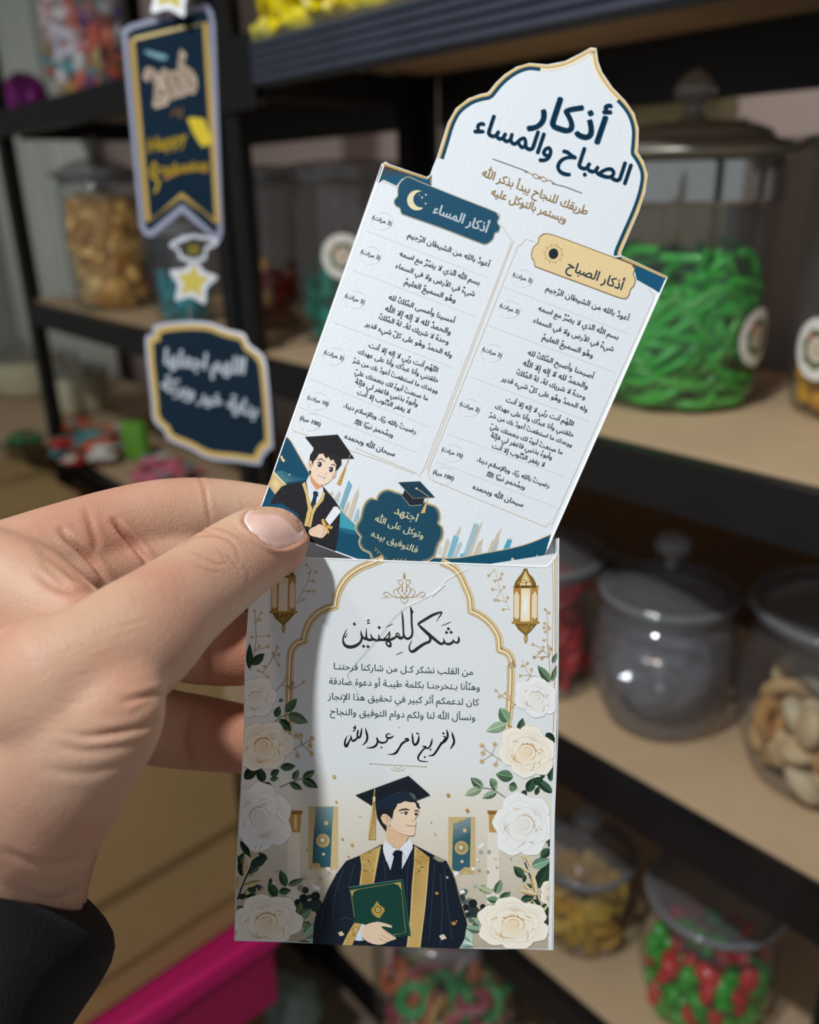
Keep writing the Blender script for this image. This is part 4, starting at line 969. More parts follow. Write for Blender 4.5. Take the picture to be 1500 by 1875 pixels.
# ------------------------------------------------------------- heading plates
S = Art(PI_, 0.00004 + 8 * Art.STEP)
b1 = C1((240, 660), (300, 684), (480, 756), (645, 822), (660, 845), (652, 868), (664, 890), (655, 912), (640, 918), (632, 945), (600, 968), (560, 958), (400, 896), (235, 838), (212, 826), (206, 805), (184, 790), (180, 768), (196, 748), (196, 722), (205, 690))
b2 = C1((880, 920), (960, 945), (1120, 1005), (1265, 1060), (1280, 1085), (1274, 1105), (1284, 1130), (1276, 1160), (1262, 1175), (1250, 1208), (1220, 1216), (1080, 1165), (850, 1080), (825, 1068), (820, 1045), (808, 1025), (816, 985), (840, 960), (845, 935))
S.poly(b2, (232, 206, 156)); S.z = 1; S.ribbon(smooth_curve(b2, 3, True), 1.6, (130, 98, 44), closed=True)
SUN = S; S = Art(PI_, 0.00004 + 8 * Art.STEP); S.poly(b1, TEAL); S.z = 1
S.ribbon(smooth_curve(b1, 3, True), 1.6, (176, 170, 140), closed=True)
# crescent with stars
mo = []
for i in range(15): a = math.radians(-62 + 290 * i / 14 - 200 + 62); mo.append((763.5 + 18 * math.cos(a), 366.5 + 18 * math.sin(a)))
cx0, cy0, r0 = 764, 367, 18.5
outp = [(cx0 + r0 * math.cos(a), cy0 + r0 * math.sin(a)) for a in np.linspace(math.radians(62), math.radians(300), 16)]
cx1, cy1, r1 = cx0 + 7.5, cy0 - 1.5, 14.8
inp = [(cx1 + r1 * math.cos(a), cy1 + r1 * math.sin(a)) for a in np.linspace(math.radians(288), math.radians(78), 14)]
S.poly(outp + inp, (236, 220, 178))
for x, y, r in ((773, 362, 2.6), (780, 357, 2.4), (779.5, 373, 2.4), (768, 358, 1.2)):
    S.poly([(x, y - r), (x + r * .3, y - r * .3), (x + r, y), (x + r * .3, y + r * .3), (x, y + r), (x - r * .3, y + r * .3), (x - r, y), (x - r * .3, y - r * .3)], (236, 226, 196))
# sun
q_ = S.build('heading_plate', M['ink_satin'], ins); q_['label'] = 'teal heading plate with crescent moon'; S = SUN
S.disc(1013.6, 465, 9, (24, 32, 40), 10, 0.2, 20)
for k in range(20):
    a = k * math.pi / 10 + 0.1; q0, q1 = (13, 19) if k % 2 == 0 else (14, 17); S.ribbon([(1013.6 + math.cos(a) * q0, 465 + math.sin(a) * q0), (1013.6 + math.cos(a) * q1, 465 + math.sin(a) * q1)], 1.0, (60, 56, 48))
q_ = S.build('heading_plate', M['ink_satin'], ins); q_['label'] = 'sand coloured heading plate with black sun'
# badge at the foot with a cap on it
S = Art(PI_, 0.00004 + 8 * Art.STEP)
bd = CL((390, 350), (405, 300), (460, 240), (550, 208), (650, 235), (760, 270), (1060, 370), (1130, 410), (1230, 440), (1290, 500), (1312, 580), (1305, 660), (1290, 695), (1340, 745), (1358, 820), (1340, 920), (1300, 980), (1270, 1060), (1240, 1160), (1190, 1210), (1110, 1250), (1060, 1250)) + [(770, 1040), (720, 1040)] + CL((345, 1225), (310, 1160), (280, 1120), (200, 1085), (150, 1020), (140, 950), (160, 890), (110, 830), (92, 770), (110, 700), (150, 640), (180, 520), (215, 420), (270, 350), (330, 330))
bd = [(x, y) for x, y in bd]
S.poly(bd, (14, 70, 92)); S.z = 1
bq = [p for p in smooth_curve(bd, 2, True)]
S.ribbon(bq, 2.6, (214, 184, 128), closed=True); S.z = 2
cen = np.mean(np.array(bq), 0); bi = [tuple(cen + (np.array(p) - cen) * 0.955) for p in bq]; S.ribbon(bi, 0.9, (150, 168, 160), closed=True)
S.z = 3
S.poly(CL((765, 300), (800, 205), (930, 330), (1085, 330), (1050, 440), (880, 440)), (26, 34, 48)); S.z = 4; S.poly(CL((700, 105), (1020, 90), (1235, 320), (920, 340)), (18, 58, 78)); S.z = 5
S.ribbon(CL((705, 108), (920, 338), (1235, 322)), 0.8, (170, 150, 110)); S.ribbon(CL((970, 195), (1060, 250), (1145, 310), (1115, 400)), 1.1, (206, 186, 140)); S.disc(*CL((970, 195))[0], 2.2, (216, 206, 160), n=8); S.ribbon(CL((760, 305), (875, 445), (1050, 432)), 0.8, (196, 190, 170))
S.poly(CL((1105, 395), (1125, 395), (1090, 550), (1030, 550)), (222, 180, 106))
for k in range(5):
    (x, y), = CL((385 + k * 35, 1075 + k * 35)); S.poly([(x, y), (x - 2, y - 5), (x + 1.5, y - 1)], (190, 170, 120)); S.poly([(x + 1, y + 1), (x - 4, y + 2), (x, y + 3)], (190, 170, 120))
for k in range(4): (x, y), = CL((620 + k * 55, 1225)); S.poly([(x, y), (x + 5, y - 3), (x + 3, y + 1)], (190, 170, 120))
S.build('motto_badge', M['ink_satin'], ins)

# ------------------------------------------------------------- the little graduate printed on the card
S = Art(PI_, 0.00004 + 16 * Art.STEP)
BK = (30, 30, 36)
S.poly(CK((40, 1120), (110, 980), (200, 870), (280, 835), (500, 800), (560, 780), (800, 870), (960, 1060), (1040, 1180), (1030, 1400), (1000, 1640), (965, 1790), (540, 1625), (430, 1250), (200, 1100)), BK); S.z = 1
S.poly(CK((555, 790), (600, 700), (760, 860), (795, 880), (800, 960), (720, 1100), (640, 1170), (590, 1000)), (226, 232, 240)); S.z = 2
S.poly(CK((600, 690), (620, 800), (700, 920), (770, 880), (800, 830), (700, 760)), (222, 160, 118))
S.poly(CK((650, 945), (690, 930), (725, 950), (725, 1000), (705, 1020), (690, 1120), (640, 1170), (615, 1130), (655, 1010)), (12, 52, 64))
S.poly(CK((495, 830), (540, 800), (560, 880), (600, 1030), (640, 1190), (625, 1260), (580, 1440), (525, 1430), (560, 1260), (580, 1190), (545, 980)), (222, 190, 120)); S.poly(CK((790, 940), (825, 960), (800, 1060), (700, 1180), (660, 1260), (620, 1450), (580, 1445), (625, 1240), (660, 1160), (760, 1040)), (222, 190, 120)); S.z = 3
S.ribbon(CK((628, 1230), (582, 1445)), 0.8, (60, 50, 30))
face = smooth_curve(CK((620, 540), (650, 400), (760, 380), (900, 440), (1010, 530), (980, 660), (940, 740), (860, 820), (770, 845), (700, 810), (630, 720), (605, 640)), 2, True)
S.poly(face, (246, 220, 196)); S.blob(CK((575, 560), (590, 490), (625, 490), (640, 560), (620, 610), (595, 620)), (226, 170, 132), (240, 206, 178)); S.blob(CK((985, 650), (975, 720), (940, 755), (920, 740), (950, 680)), (230, 180, 144), (240, 206, 178)); S.z = 4
S.poly(CK((600, 490), (610, 420), (660, 340), (900, 330), (1055, 460), (1055, 550), (1010, 610), (965, 660), (985, 560), (960, 520), (940, 480), (905, 500), (870, 440), (840, 470), (810, 430), (800, 400), (740, 400), (700, 470), (660, 510), (645, 570), (630, 500)), (40, 34, 34)); S.poly(CK((595, 640), (625, 640), (620, 695), (598, 690)), (30, 28, 30))
S.ribbon([p + (w_,) for p, w_ in zip(CK((715, 490), (770, 470), (825, 515)), (1.2, 2.2, 1.0))], 1.6, (40, 34, 32)); S.ribbon([p + (w_,) for p, w_ in zip(CK((905, 560), (950, 550), (980, 590)), (1.2, 2.2, 1.0))], 1.6, (40, 34, 32))
for x, y in ((745, 555), (908, 628)):
    (a, b), = CK((x, y)); S.z = 5; S.disc(a, b, 5.4, (250, 250, 250), 4.6, 0.3, 14); S.z = 6; S.disc(a + 0.2, b + 0.1, 3.8, (40, 38, 42), 4.5, 0.3, 14); S.z = 7; S.disc(a - 1, b - 1.4, 1.1, (250, 250, 250), n=6); S.ribbon([(a - 5, b - 2.4), (a - 1, b - 4.8), (a + 4.4, b - 3.4)], 1.1, (30, 28, 30), sm=3)
S.ribbon(CK((820, 705), (835, 685), (845, 665)), 0.9, (210, 150, 120)); S.blob(CK((725, 700), (760, 735), (820, 750), (790, 765), (745, 750)), (252, 252, 252), (240, 236, 232)); S.ribbon(CK((720, 700), (765, 735), (820, 748)), 1.0, (120, 70, 60), sm=3); S.disc(*CK((820, 748))[0], 1.0, (80, 40, 40), n=6)
S.poly(CK((535, 160), (1005, 125), (1240, 465), (1060, 470), (1010, 430), (760, 370), (660, 345), (655, 310)), (28, 28, 32)); S.z = 8; S.ribbon(CK((1190, 400), (1150, 500), (1110, 590)), 1.1, (206, 164, 84)); S.poly(CK((1105, 580), (1120, 600), (1040, 850), (990, 830)), (214, 160, 66))
S.z = 4
S.poly(CK((950, 1155), (1000, 1155), (1045, 1210), (1040, 1240), (890, 1425), (825, 1340)), (238, 240, 246)); S.ribbon(CK((1000, 1158), (1015, 1190), (1042, 1212)), 0.9, (200, 204, 214))
S.z = 5
S.poly(smooth_curve(CK((600, 1480), (680, 1440), (740, 1405), (800, 1430), (860, 1470), (860, 1520), (820, 1570), (780, 1605), (700, 1590), (600, 1560)), 2, True), (240, 206, 178)); S.z = 6
for P in (((830, 1440), (800, 1470), (840, 1500)), ((820, 1480), (800, 1510), (830, 1540)), ((805, 1530), (785, 1560), (805, 1580))): S.ribbon(CK(*P), 0.8, (196, 140, 110))
S.poly(CK((770, 1345), (800, 1325), (845, 1410), (900, 1430), (940, 1445), (910, 1480), (860, 1460), (885, 1520), (870, 1550), (840, 1480), (780, 1400)), (216, 176, 92)); S.disc(*CK((845, 1425))[0], 2.0, (186, 140, 60), n=8)
S.build('student_print', M['ink_satin'], ins)

# ------------------------------------------------------------- lettering of the prayer card
S = Art(PI_, 0.00004 + 14 * Art.STEP)
TX = (30, 62, 84); UP = (0.345, -0.939)


def row(C_, t, L, xr, ang=20.8, col=TX, bold=0.014, k=1.0):
    (a, b), = C_(L); (c, d), = C_((xr, 0)); S.text(t, (a, b), c, ang, col, bold, k, up=UP)


row(C1, "أذكار", (797, 400), 1126, 19.0, (12, 60, 88), 0.03, 1.05); row(C1, "الصباح والمساء", (542, 448), 1242, 19.6, (12, 60, 88), 0.03, 1.1)
row(C1, "طريقك للنجاح يبدأ بذكر الله", (578, 655), 1060, 20.5, (168, 132, 72), 0.016, 1.15); row(C1, "ويستمر بالتوكل عليه", (620, 742), 962, 20.5, (168, 132, 72), 0.016, 1.15)
row(C1, "أذكار المساء", (356, 822), 604, 21.0, (228, 236, 240), 0.022, 1.1); row(C1, "أذكار الصباح", (966, 1082), 1222, 21.0, (34, 66, 78), 0.022, 1.1)
ev = [("أعوذُ بالله من الشيطان الرَّجيم", 722, 447, 1222), ("بسم الله الّذي لا يضُرُّ مع اسمه", 672, 562, 1162), ("شيءٌ في الأرض ولا في السماء", 648, 634, 1132), ("وهُو السميعُ العليمُ", 702, 735, 1015), ("أمسينا وأمسى المُلكُ لله", 605, 828, 1008), ("والحمدُ لله لا إله إلا الله", 583, 898, 985), ("وحدهُ لا شريك لهُ، لهُ المُلكُ", 545, 948, 972), ("وله الحمدُ وهُو على كلّ شيء قدير", 460, 990, 992),
      ("اللّهُم أنت ربّي لا إله إلّا أنت", 483, 1122, 905), ("خلقتني وأنا عبدُك وأنا على عهدك", 418, 1160, 910), ("ووعدك ما استطعتُ أعوذُ بك من شرّ", 385, 1214, 905), ("ما صنعتُ أبوءُ لك بنعمتك عليّ", 398, 1286, 845), ("وأبوءُ بذنبي فاغفر لي فإنّهُ", 400, 1345, 783), ("لا يغفر الذُّنُوب إلا أنت", 412, 1410, 735), ("رضيتُ بالله ربّا، وبالإسلام دينا،", 330, 1490, 772), ("وبمُحمدٍ نبيّا ﷺ", 398, 1590, 632), ("سبحان الله وبحمده", 335, 1680, 642)]
mo_ = [("أعوذُ بالله من الشيطان الرَّجيم", 683, 410, 1157), ("بسم الله الّذي لا يضُرُّ مع اسمه", 640, 524, 1097), ("شيءٌ في الأرض ولا في السماء", 612, 592, 1070), ("وهُو السميعُ العليمُ", 663, 690, 952), ("أصبحنا وأصبح المُلكُ لله", 580, 778, 955), ("والحمدُ لله لا إله إلا الله", 552, 838, 922), ("وحدهُ لا شريك لهُ، لهُ المُلكُ", 515, 890, 908), ("وله الحمدُ وهُو على كلّ شيء قدير", 430, 925, 920),
       ("اللّهُم أنت ربّي لا إله إلّا أنت", 455, 1046, 840), ("خلقتني وأنا عبدُك وأنا على عهدك", 392, 1085, 842), ("ووعدك ما استطعتُ أعوذُ بك من شرّ", 358, 1132, 832), ("ما صنعتُ أبوءُ لك بنعمتك عليّ", 365, 1198, 778), ("وأبوءُ بذنبي فاغفر لي فإنّهُ", 368, 1250, 718), ("لا يغفر الذُّنُوب إلا أنت", 375, 1310, 675), ("رضيتُ بالله ربّا، وبالإسلام دينا،", 290, 1388, 703), ("وبمُحمدٍ نبيّا ﷺ", 345, 1470, 563), ("سبحان الله وبحمده", 265, 1545, 552)]
for C_, rows in ((C2, ev), (C3, mo_)):
    for t, x, y, xr in rows: row(C_, t, (x, y), xr, 20.3, TX, 0.014, 1.0)
S.z = 1
for C_, cs in ((C2, [(565, 352, 0), (495, 562, 0), (398, 832, 0), (270, 1178, 0), (172, 1455, 1), (125, 1582, 2)]), (C3, [(550, 343, 0), (476, 520, 0), (376, 770, 0), (248, 1083, 0), (148, 1343, 1), (97, 1473, 2)])):
    sc = 3.3475 if C_ is C2 else 3.125
    for x, y, kd in cs:
        w_ = (58, 63, 62)[kd] * sc / 3.3475
        row(C_, ("(3 مرات)", "(10 مرات)", "(100 مرة)")[kd], (x - w_, y - w_ * 0.37 + 6), x + w_, 20.3, (40, 66, 84), 0.016)
        (a, b), = C_((x, y)); S.ribbon([(a + 20 * math.cos(t), b + 16 * math.sin(t)) for t in np.linspace(-1.9, 1.9, 14)], 0.5, (217, 219, 221)); S.ribbon([(a + 20 * math.cos(t), b + 16 * math.sin(t)) for t in np.linspace(2.2, 4.1, 8)], 0.4, (219, 221, 224))
row(CL, "اجتهد", (640, 550), 968, 21.0, (230, 224, 184), 0.016, 1.05); row(CL, "وتوكل على الله", (362, 660), 1058, 20.5, (230, 224, 184), 0.016, 1.0); row(CL, "فالتوفيق بيده", (308, 880), 972, 20.5, (230, 224, 184), 0.016, 1.0)
# small ornament under the title
S.ribbon(C1((630, 578), (720, 610), (790, 636)), 1.1, (70, 66, 58)); S.ribbon(C1((900, 690), (960, 705), (1040, 735)), 1.1, (70, 66, 58))
for s_ in (-1, 1):
    S.ribbon([(988, 325.5), (988 + s_ * 7, 325.5 + s_ * 2.6 - 4), (988 + s_ * 13, 325.5 + s_ * 4.8), (988 + s_ * 7, 325.5 + s_ * 2.6 + 4), (988, 325.5)], 1.2, (168, 132, 72), sm=3); S.ribbon([(988 + s_ * 12, 325.5 + s_ * 4.6), (988 + s_ * 20, 325.5 + s_ * 7.4 - 2), (988 + s_ * 27, 325.5 + s_ * 10)], 1.2, (168, 132, 72), sm=3)
S.disc(988, 325.5, 2.2, (168, 132, 72), n=8)
S.build('printed_lettering', M['ink'], ins)

# ================================================================== THE HAND
def skin_material(name, col, rough=0.5):
    m = mat(name, col, rough, sss=0.25, spec=0.35)
    nt = m.node_tree; b = nt.nodes['Principled BSDF']; tc = nt.nodes['Texture Coordinate']
    n = nt.nodes.new('ShaderNodeTexNoise'); n.inputs['Scale'].default_value = 38; n.inputs['Detail'].default_value = 6
    nt.links.new(tc.outputs['Object'], n.inputs['Vector'])
    cr = nt.nodes.new('ShaderNodeValToRGB'); e = cr.color_ramp.elements
    e[0].position = 0.34; e[0].color = srgb((196, 146, 123)) + (1,); e[1].position = 0.66; e[1].color = srgb((203, 167, 142)) + (1,)
    nt.links.new(n.outputs['Fac'], cr.inputs[0])
    a = nt.nodes.new('ShaderNodeVertexColor'); a.layer_name = 'Col'
    mx = nt.nodes.new('ShaderNodeMix'); mx.data_type = 'RGBA'; mx.blend_type = 'MULTIPLY'; mx.inputs[0].default_value = 1
    nt.links.new(cr.outputs[0], mx.inputs[6]); nt.links.new(a.outputs['Color'], mx.inputs[7]); nt.links.new(mx.outputs[2], b.inputs['Base Color'])
    v = nt.nodes.new('ShaderNodeTexVoronoi'); v.inputs['Scale'].default_value = 1700
    n3 = nt.nodes.new('ShaderNodeTexNoise'); n3.inputs['Scale'].default_value = 1000; n3.inputs['Detail'].default_value = 4
    ad = nt.nodes.new('ShaderNodeMath'); ad.operation = 'ADD'; nt.links.new(v.outputs['Distance'], ad.inputs[0]); nt.links.new(n3.outputs['Fac'], ad.inputs[1])
    bp = nt.nodes.new('ShaderNodeBump'); bp.inputs['Strength'].default_value = 0.26; bp.inputs['Distance'].default_value = 0.0003
    nt.links.new(tc.outputs['Object'], v.inputs['Vector']); nt.links.new(tc.outputs['Object'], n3.inputs['Vector'])
    nt.links.new(ad.outputs[0], bp.inputs['Height']); nt.links.new(bp.outputs[0], b.inputs['Normal'])
    return m


def tube_into(V, Fc, chain, n=20, flat=1.0, sub=5):
    """chain of (px, py, depth, radius_px): a round limb through those points"""
    P = []
    for px, py, d, r in chain:
        p = at(px, py, d); P.append(list(p) + [r * d / F])
    P = smooth_curve(P, sub); C = np.array([p[:3] for p in P]); R = np.array([p[3] for p in P])
    Tn = np.gradient(C, axis=0); Tn /= np.linalg.norm(Tn, axis=1)[:, None]
    view = ROT @ np.array([0, 0, 1.0]); b = len(V)
    rings = []
    # rounded ends
    def ring(c, t, r):
        u = np.cross(t, view); u /= np.linalg.norm(u); w_ = np.cross(u, t)
        return [c + u * r * math.cos(2 * math.pi * k / n) + w_ * r * flat * math.sin(2 * math.pi * k / n) for k in range(n)]
    caps0 = [(C[0] - Tn[0] * R[0] * math.cos(a), R[0] * math.sin(a)) for a in (0.15, 0.45, 0.8, 1.15)]
    caps1 = [(C[-1] + Tn[-1] * R[-1] * math.cos(a), R[-1] * math.sin(a)) for a in (1.15, 0.8, 0.45, 0.15)]
    for c, r in caps0: rings.append(ring(c, Tn[0], r))
    for i in range(len(C)): rings.append(ring(C[i], Tn[i], R[i]))
    for c, r in caps1: rings.append(ring(c, Tn[-1], r))
    for r in rings: V += list(r)
    m = len(rings)
    for i in range(m - 1):
        for k in range(n):
            Fc.append((b + i * n + k, b + i * n + (k + 1) % n, b + (i + 1) * n + (k + 1) % n, b + (i + 1) * n + k))
    Fc.append(tuple(b + k for k in range(n))[::-1]); Fc.append(tuple(b + (m - 1) * n + k for k in range(n)))


chains = [
    # thumb: tip, knuckle, base, ball
    ([(498, 994, 0.2130, 69), (478, 1000, 0.2115, 76), (436, 1024, 0.2070, 80), (382, 1064, 0.1995, 86), (320, 1110, 0.190, 96), (262, 1158, 0.181, 112), (190, 1215, 0.174, 124), (110, 1260, 0.171, 142)], 0.80),
    # ball of the thumb into the wrist
    ([(205, 1235, 0.172, 95), (190, 1310, 0.168, 113), (130, 1370, 0.170, 140), (70, 1450, 0.176, 150), (20, 1540, 0.187, 155), (-30, 1700, 0.200, 170), (-80, 1860, 0.21, 180)], 0.75),
    ([(60, 1290, 0.178, 150), (0, 1340, 0.183, 190), (-60, 1450, 0.194, 190), (-110, 1600, 0.20, 190)], 0.7),
    # palm edge towards the index finger
    ([(120, 1150, 0.193, 95), (40, 1110, 0.199, 120), (-60, 1090, 0.205, 140)], 0.8),
    ([(-60, 1240, 0.20, 170), (-140, 1400, 0.205, 190)], 0.8),
    # index finger, behind the card
    ([(575, 960, 0.2445, 50), (520, 950, 0.2440, 56), (440, 946, 0.2425, 66), (372, 950, 0.240, 77), (300, 962, 0.236, 86), (215, 985, 0.229, 92), (130, 1018, 0.220, 102), (50, 1056, 0.213, 116), (-40, 1100, 0.208, 130)], 0.9),
    # folds between index and thumb
    ([(330, 1035, 0.231, 62), (250, 1045, 0.225, 66), (170, 1065, 0.217, 70), (90, 1100, 0.207, 84)], 0.9),
    # middle finger, behind
    ([(640, 1190, 0.252, 56), (540, 1185, 0.252, 60), (440, 1188, 0.251, 68), (370, 1180, 0.248, 74), (300, 1160, 0.240, 80), (200, 1130, 0.228, 85), (90, 1120, 0.215, 95)], 0.9),
    # ring finger, behind
    ([(620, 1365, 0.258, 52), (530, 1360, 0.258, 56), (440, 1352, 0.257, 63), (370, 1342, 0.254, 68), (290, 1330, 0.246, 72), (180, 1300, 0.231, 80), (60, 1270, 0.216, 100)], 0.9),
    ([(20, 1200, 0.21, 120), (40, 1330, 0.212, 120), (60, 1450, 0.212, 110), (20, 1580, 0.212, 110), (-40, 1750, 0.215, 130)], 0.8),
    # heel and wrist seen below
    ([(110, 1440, 0.196, 95), (100, 1520, 0.199, 88), (82, 1600, 0.203, 84), (60, 1700, 0.207, 88), (40, 1800, 0.212, 90)], 0.8),
]
V, Fc = [], []
for ch, fl_ in chains: tube_into(V, Fc, ch, 22, fl_)
raw = mesh_py('hand_raw', V, Fc)
tmp = bpy.data.objects.new('hand_raw', raw); COL.objects.link(tmp)
md = tmp.modifiers.new('r', 'REMESH'); md.mode = 'VOXEL'; md.voxel_size = 0.00072; md.use_smooth_shade = True
md = tmp.modifiers.new('s', 'SMOOTH'); md.factor = 0.6; md.iterations = 30
dg = bpy.context.evaluated_depsgraph_get()
hand_me = bpy.data.meshes.new_from_object(tmp.evaluated_get(dg)); bpy.data.objects.remove(tmp)
n = len(hand_me.vertices); P = np.empty(n * 3); hand_me.vertices.foreach_get('co', P); P = P.reshape(-1, 3)
N = np.empty(n * 3); hand_me.vertices.foreach_get('normal', N); N = N.reshape(-1, 3)
qx, qy = proj(P); view = ROT @ np.array([0, 0, 1.0]); facing = N @ view
dep = -((P - CAM) @ ROT)[:, 2]
disp = np.zeros(n); colr = np.ones((n, 3))


def seg_dist(x, y, pts):
    """distance to a line and position along it"""
    best = np.full(len(x), 1e9); tt = np.zeros(len(x)); L = 0; pts = [np.array(p[:2], float) for p in pts]
    tot = sum(np.linalg.norm(b - a) for a, b in zip(pts, pts[1:]))
    for a, b in zip(pts, pts[1:]):
        d = b - a; l2 = d @ d; t = np.clip(((x - a[0]) * d[0] + (y - a[1]) * d[1]) / l2, 0, 1)
        e = np.hypot(x - a[0] - t * d[0], y - a[1] - t * d[1]); k = e < best
        best[k] = e[k]; tt[k] = (L + t[k] * math.sqrt(l2)) / tot; L += math.sqrt(l2)
    return best, tt


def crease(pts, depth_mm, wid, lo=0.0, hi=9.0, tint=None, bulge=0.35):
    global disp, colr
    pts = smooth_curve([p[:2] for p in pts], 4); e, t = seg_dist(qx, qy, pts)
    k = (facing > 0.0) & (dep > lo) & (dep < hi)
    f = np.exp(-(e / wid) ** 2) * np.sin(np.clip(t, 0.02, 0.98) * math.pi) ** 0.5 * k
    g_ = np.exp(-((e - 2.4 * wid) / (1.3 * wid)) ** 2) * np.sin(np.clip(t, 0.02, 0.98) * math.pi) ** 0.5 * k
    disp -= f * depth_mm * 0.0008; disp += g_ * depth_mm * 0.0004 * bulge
    if tint is not None: colr *= 1 - f[:, None] * (1 - np.array(tint))  # tint also paints shade into the crease


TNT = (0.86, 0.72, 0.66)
THB = 0.2175
# thumb knuckle wrinkles
H = crop(0, 830, 2.42)
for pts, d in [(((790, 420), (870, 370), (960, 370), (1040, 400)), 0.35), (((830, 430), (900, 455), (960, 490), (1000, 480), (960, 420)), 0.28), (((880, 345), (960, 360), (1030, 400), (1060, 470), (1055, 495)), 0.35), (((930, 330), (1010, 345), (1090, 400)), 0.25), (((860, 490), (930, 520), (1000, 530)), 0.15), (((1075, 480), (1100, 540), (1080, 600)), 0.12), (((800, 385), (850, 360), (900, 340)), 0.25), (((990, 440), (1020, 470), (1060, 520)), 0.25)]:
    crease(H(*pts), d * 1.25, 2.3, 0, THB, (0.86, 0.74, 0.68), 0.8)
for k_ in range(26):                                            # fine cross lines over the thumb joint, finger and palm
    a0 = rnd.uniform(0, 1); bx, by = 1075 - 560 * a0 + rnd.uniform(-20, 20), 400 + 230 * a0 + rnd.uniform(-60, 90); L_ = rnd.uniform(50, 110)
    crease(H((bx, by), (bx + L_ * 0.35, by + L_ * 0.45), (bx + L_ * 0.4, by + L_)), 0.07, 2.2, 0, THB, (0.97, 0.93, 0.91), 0.5)
for k_ in range(22):
    bx = rnd.uniform(300, 1120); by = 120 + 0.25 * abs(bx - 760) + rnd.uniform(0, 150); L_ = rnd.uniform(30, 80)
    crease(H((bx, by), (bx + L_ * 0.25, by + L_ * 0.5), (bx + L_ * 0.3, by + L_)), 0.08, 2.4, 0.214, 1, (0.97, 0.93, 0.91), 0.5)
for k_ in range(26):
    bx = rnd.uniform(40, 560); by = rnd.uniform(760, 1400); L_ = rnd.uniform(60, 150); g_x = 0.25 if by < 1050 else -0.12
    crease(H((bx, by), (bx + L_ * 0.5, by - L_ * g_x * 0.4), (bx + L_, by - L_ * g_x)), 0.09, 2.8, 0, THB, (0.97, 0.94, 0.92), 0.6)
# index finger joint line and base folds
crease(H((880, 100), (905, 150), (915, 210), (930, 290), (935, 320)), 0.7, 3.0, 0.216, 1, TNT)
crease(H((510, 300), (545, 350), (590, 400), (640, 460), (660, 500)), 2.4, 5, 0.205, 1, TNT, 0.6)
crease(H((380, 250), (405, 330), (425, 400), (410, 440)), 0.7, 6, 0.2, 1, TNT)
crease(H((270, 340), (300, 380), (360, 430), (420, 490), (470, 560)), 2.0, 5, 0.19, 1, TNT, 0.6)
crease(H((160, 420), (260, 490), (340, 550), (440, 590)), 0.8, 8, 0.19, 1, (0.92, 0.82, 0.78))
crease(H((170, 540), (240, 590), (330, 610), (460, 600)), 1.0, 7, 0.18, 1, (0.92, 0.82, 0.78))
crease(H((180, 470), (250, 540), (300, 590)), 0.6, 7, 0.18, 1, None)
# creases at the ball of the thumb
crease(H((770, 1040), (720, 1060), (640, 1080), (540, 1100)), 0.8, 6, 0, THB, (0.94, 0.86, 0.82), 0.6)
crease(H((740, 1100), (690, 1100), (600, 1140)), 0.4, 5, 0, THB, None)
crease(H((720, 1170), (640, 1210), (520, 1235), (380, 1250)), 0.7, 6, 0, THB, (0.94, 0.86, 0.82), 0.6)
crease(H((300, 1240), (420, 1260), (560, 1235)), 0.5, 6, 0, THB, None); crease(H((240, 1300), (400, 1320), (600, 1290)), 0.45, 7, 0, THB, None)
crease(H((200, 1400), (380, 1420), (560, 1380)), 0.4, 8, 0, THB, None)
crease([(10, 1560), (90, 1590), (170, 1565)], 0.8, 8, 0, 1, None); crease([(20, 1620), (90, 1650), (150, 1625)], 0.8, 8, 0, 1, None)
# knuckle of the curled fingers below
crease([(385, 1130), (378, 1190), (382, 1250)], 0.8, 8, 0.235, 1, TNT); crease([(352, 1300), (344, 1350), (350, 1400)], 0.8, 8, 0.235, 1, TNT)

# nail bed on the thumb
nail = H((1080, 300), (1086, 272), (1110, 248), (1160, 234), (1230, 230), (1290, 248), (1330, 296), (1347, 345), (1340, 375), (1318, 392), (1280, 412), (1228, 420), (1180, 400), (1130, 360), (1095, 330))
nail = [tuple(p) for p in smooth_curve(nail, 3, True)]
nc = np.mean(np.array(nail), 0)
e, t = seg_dist(qx, qy, nail + [nail[0]])
ang = np.arctan2(qy - nc[1], qx - nc[0]); nang = np.arctan2([p[1] - nc[1] for p in nail], [p[0] - nc[0] for p in nail]); nr = np.hypot([p[0] - nc[0] for p in nail], [p[1] - nc[1] for p in nail])
o_ = np.argsort(nang); rad = np.interp(ang, nang[o_], nr[o_], period=2 * math.pi); rin = np.hypot(qx - nc[0], qy - nc[1]) / rad
k = (facing > 0) & (dep < THB)
wall = np.exp(-((rin - 1.16) / 0.09) ** 2) * k * np.clip(((qx - nc[0]) * -0.1 + (qy - nc[1]) * 1.0) / 40 + 0.55, 0, 1)
disp += wall * 0.0007; disp -= (rin < 1.03) * k * 0.0006
colr *= 1 - (np.exp(-((rin - 1.03) / 0.05) ** 2) * k)[:, None] * (1 - np.array((0.9, 0.74, 0.68)))
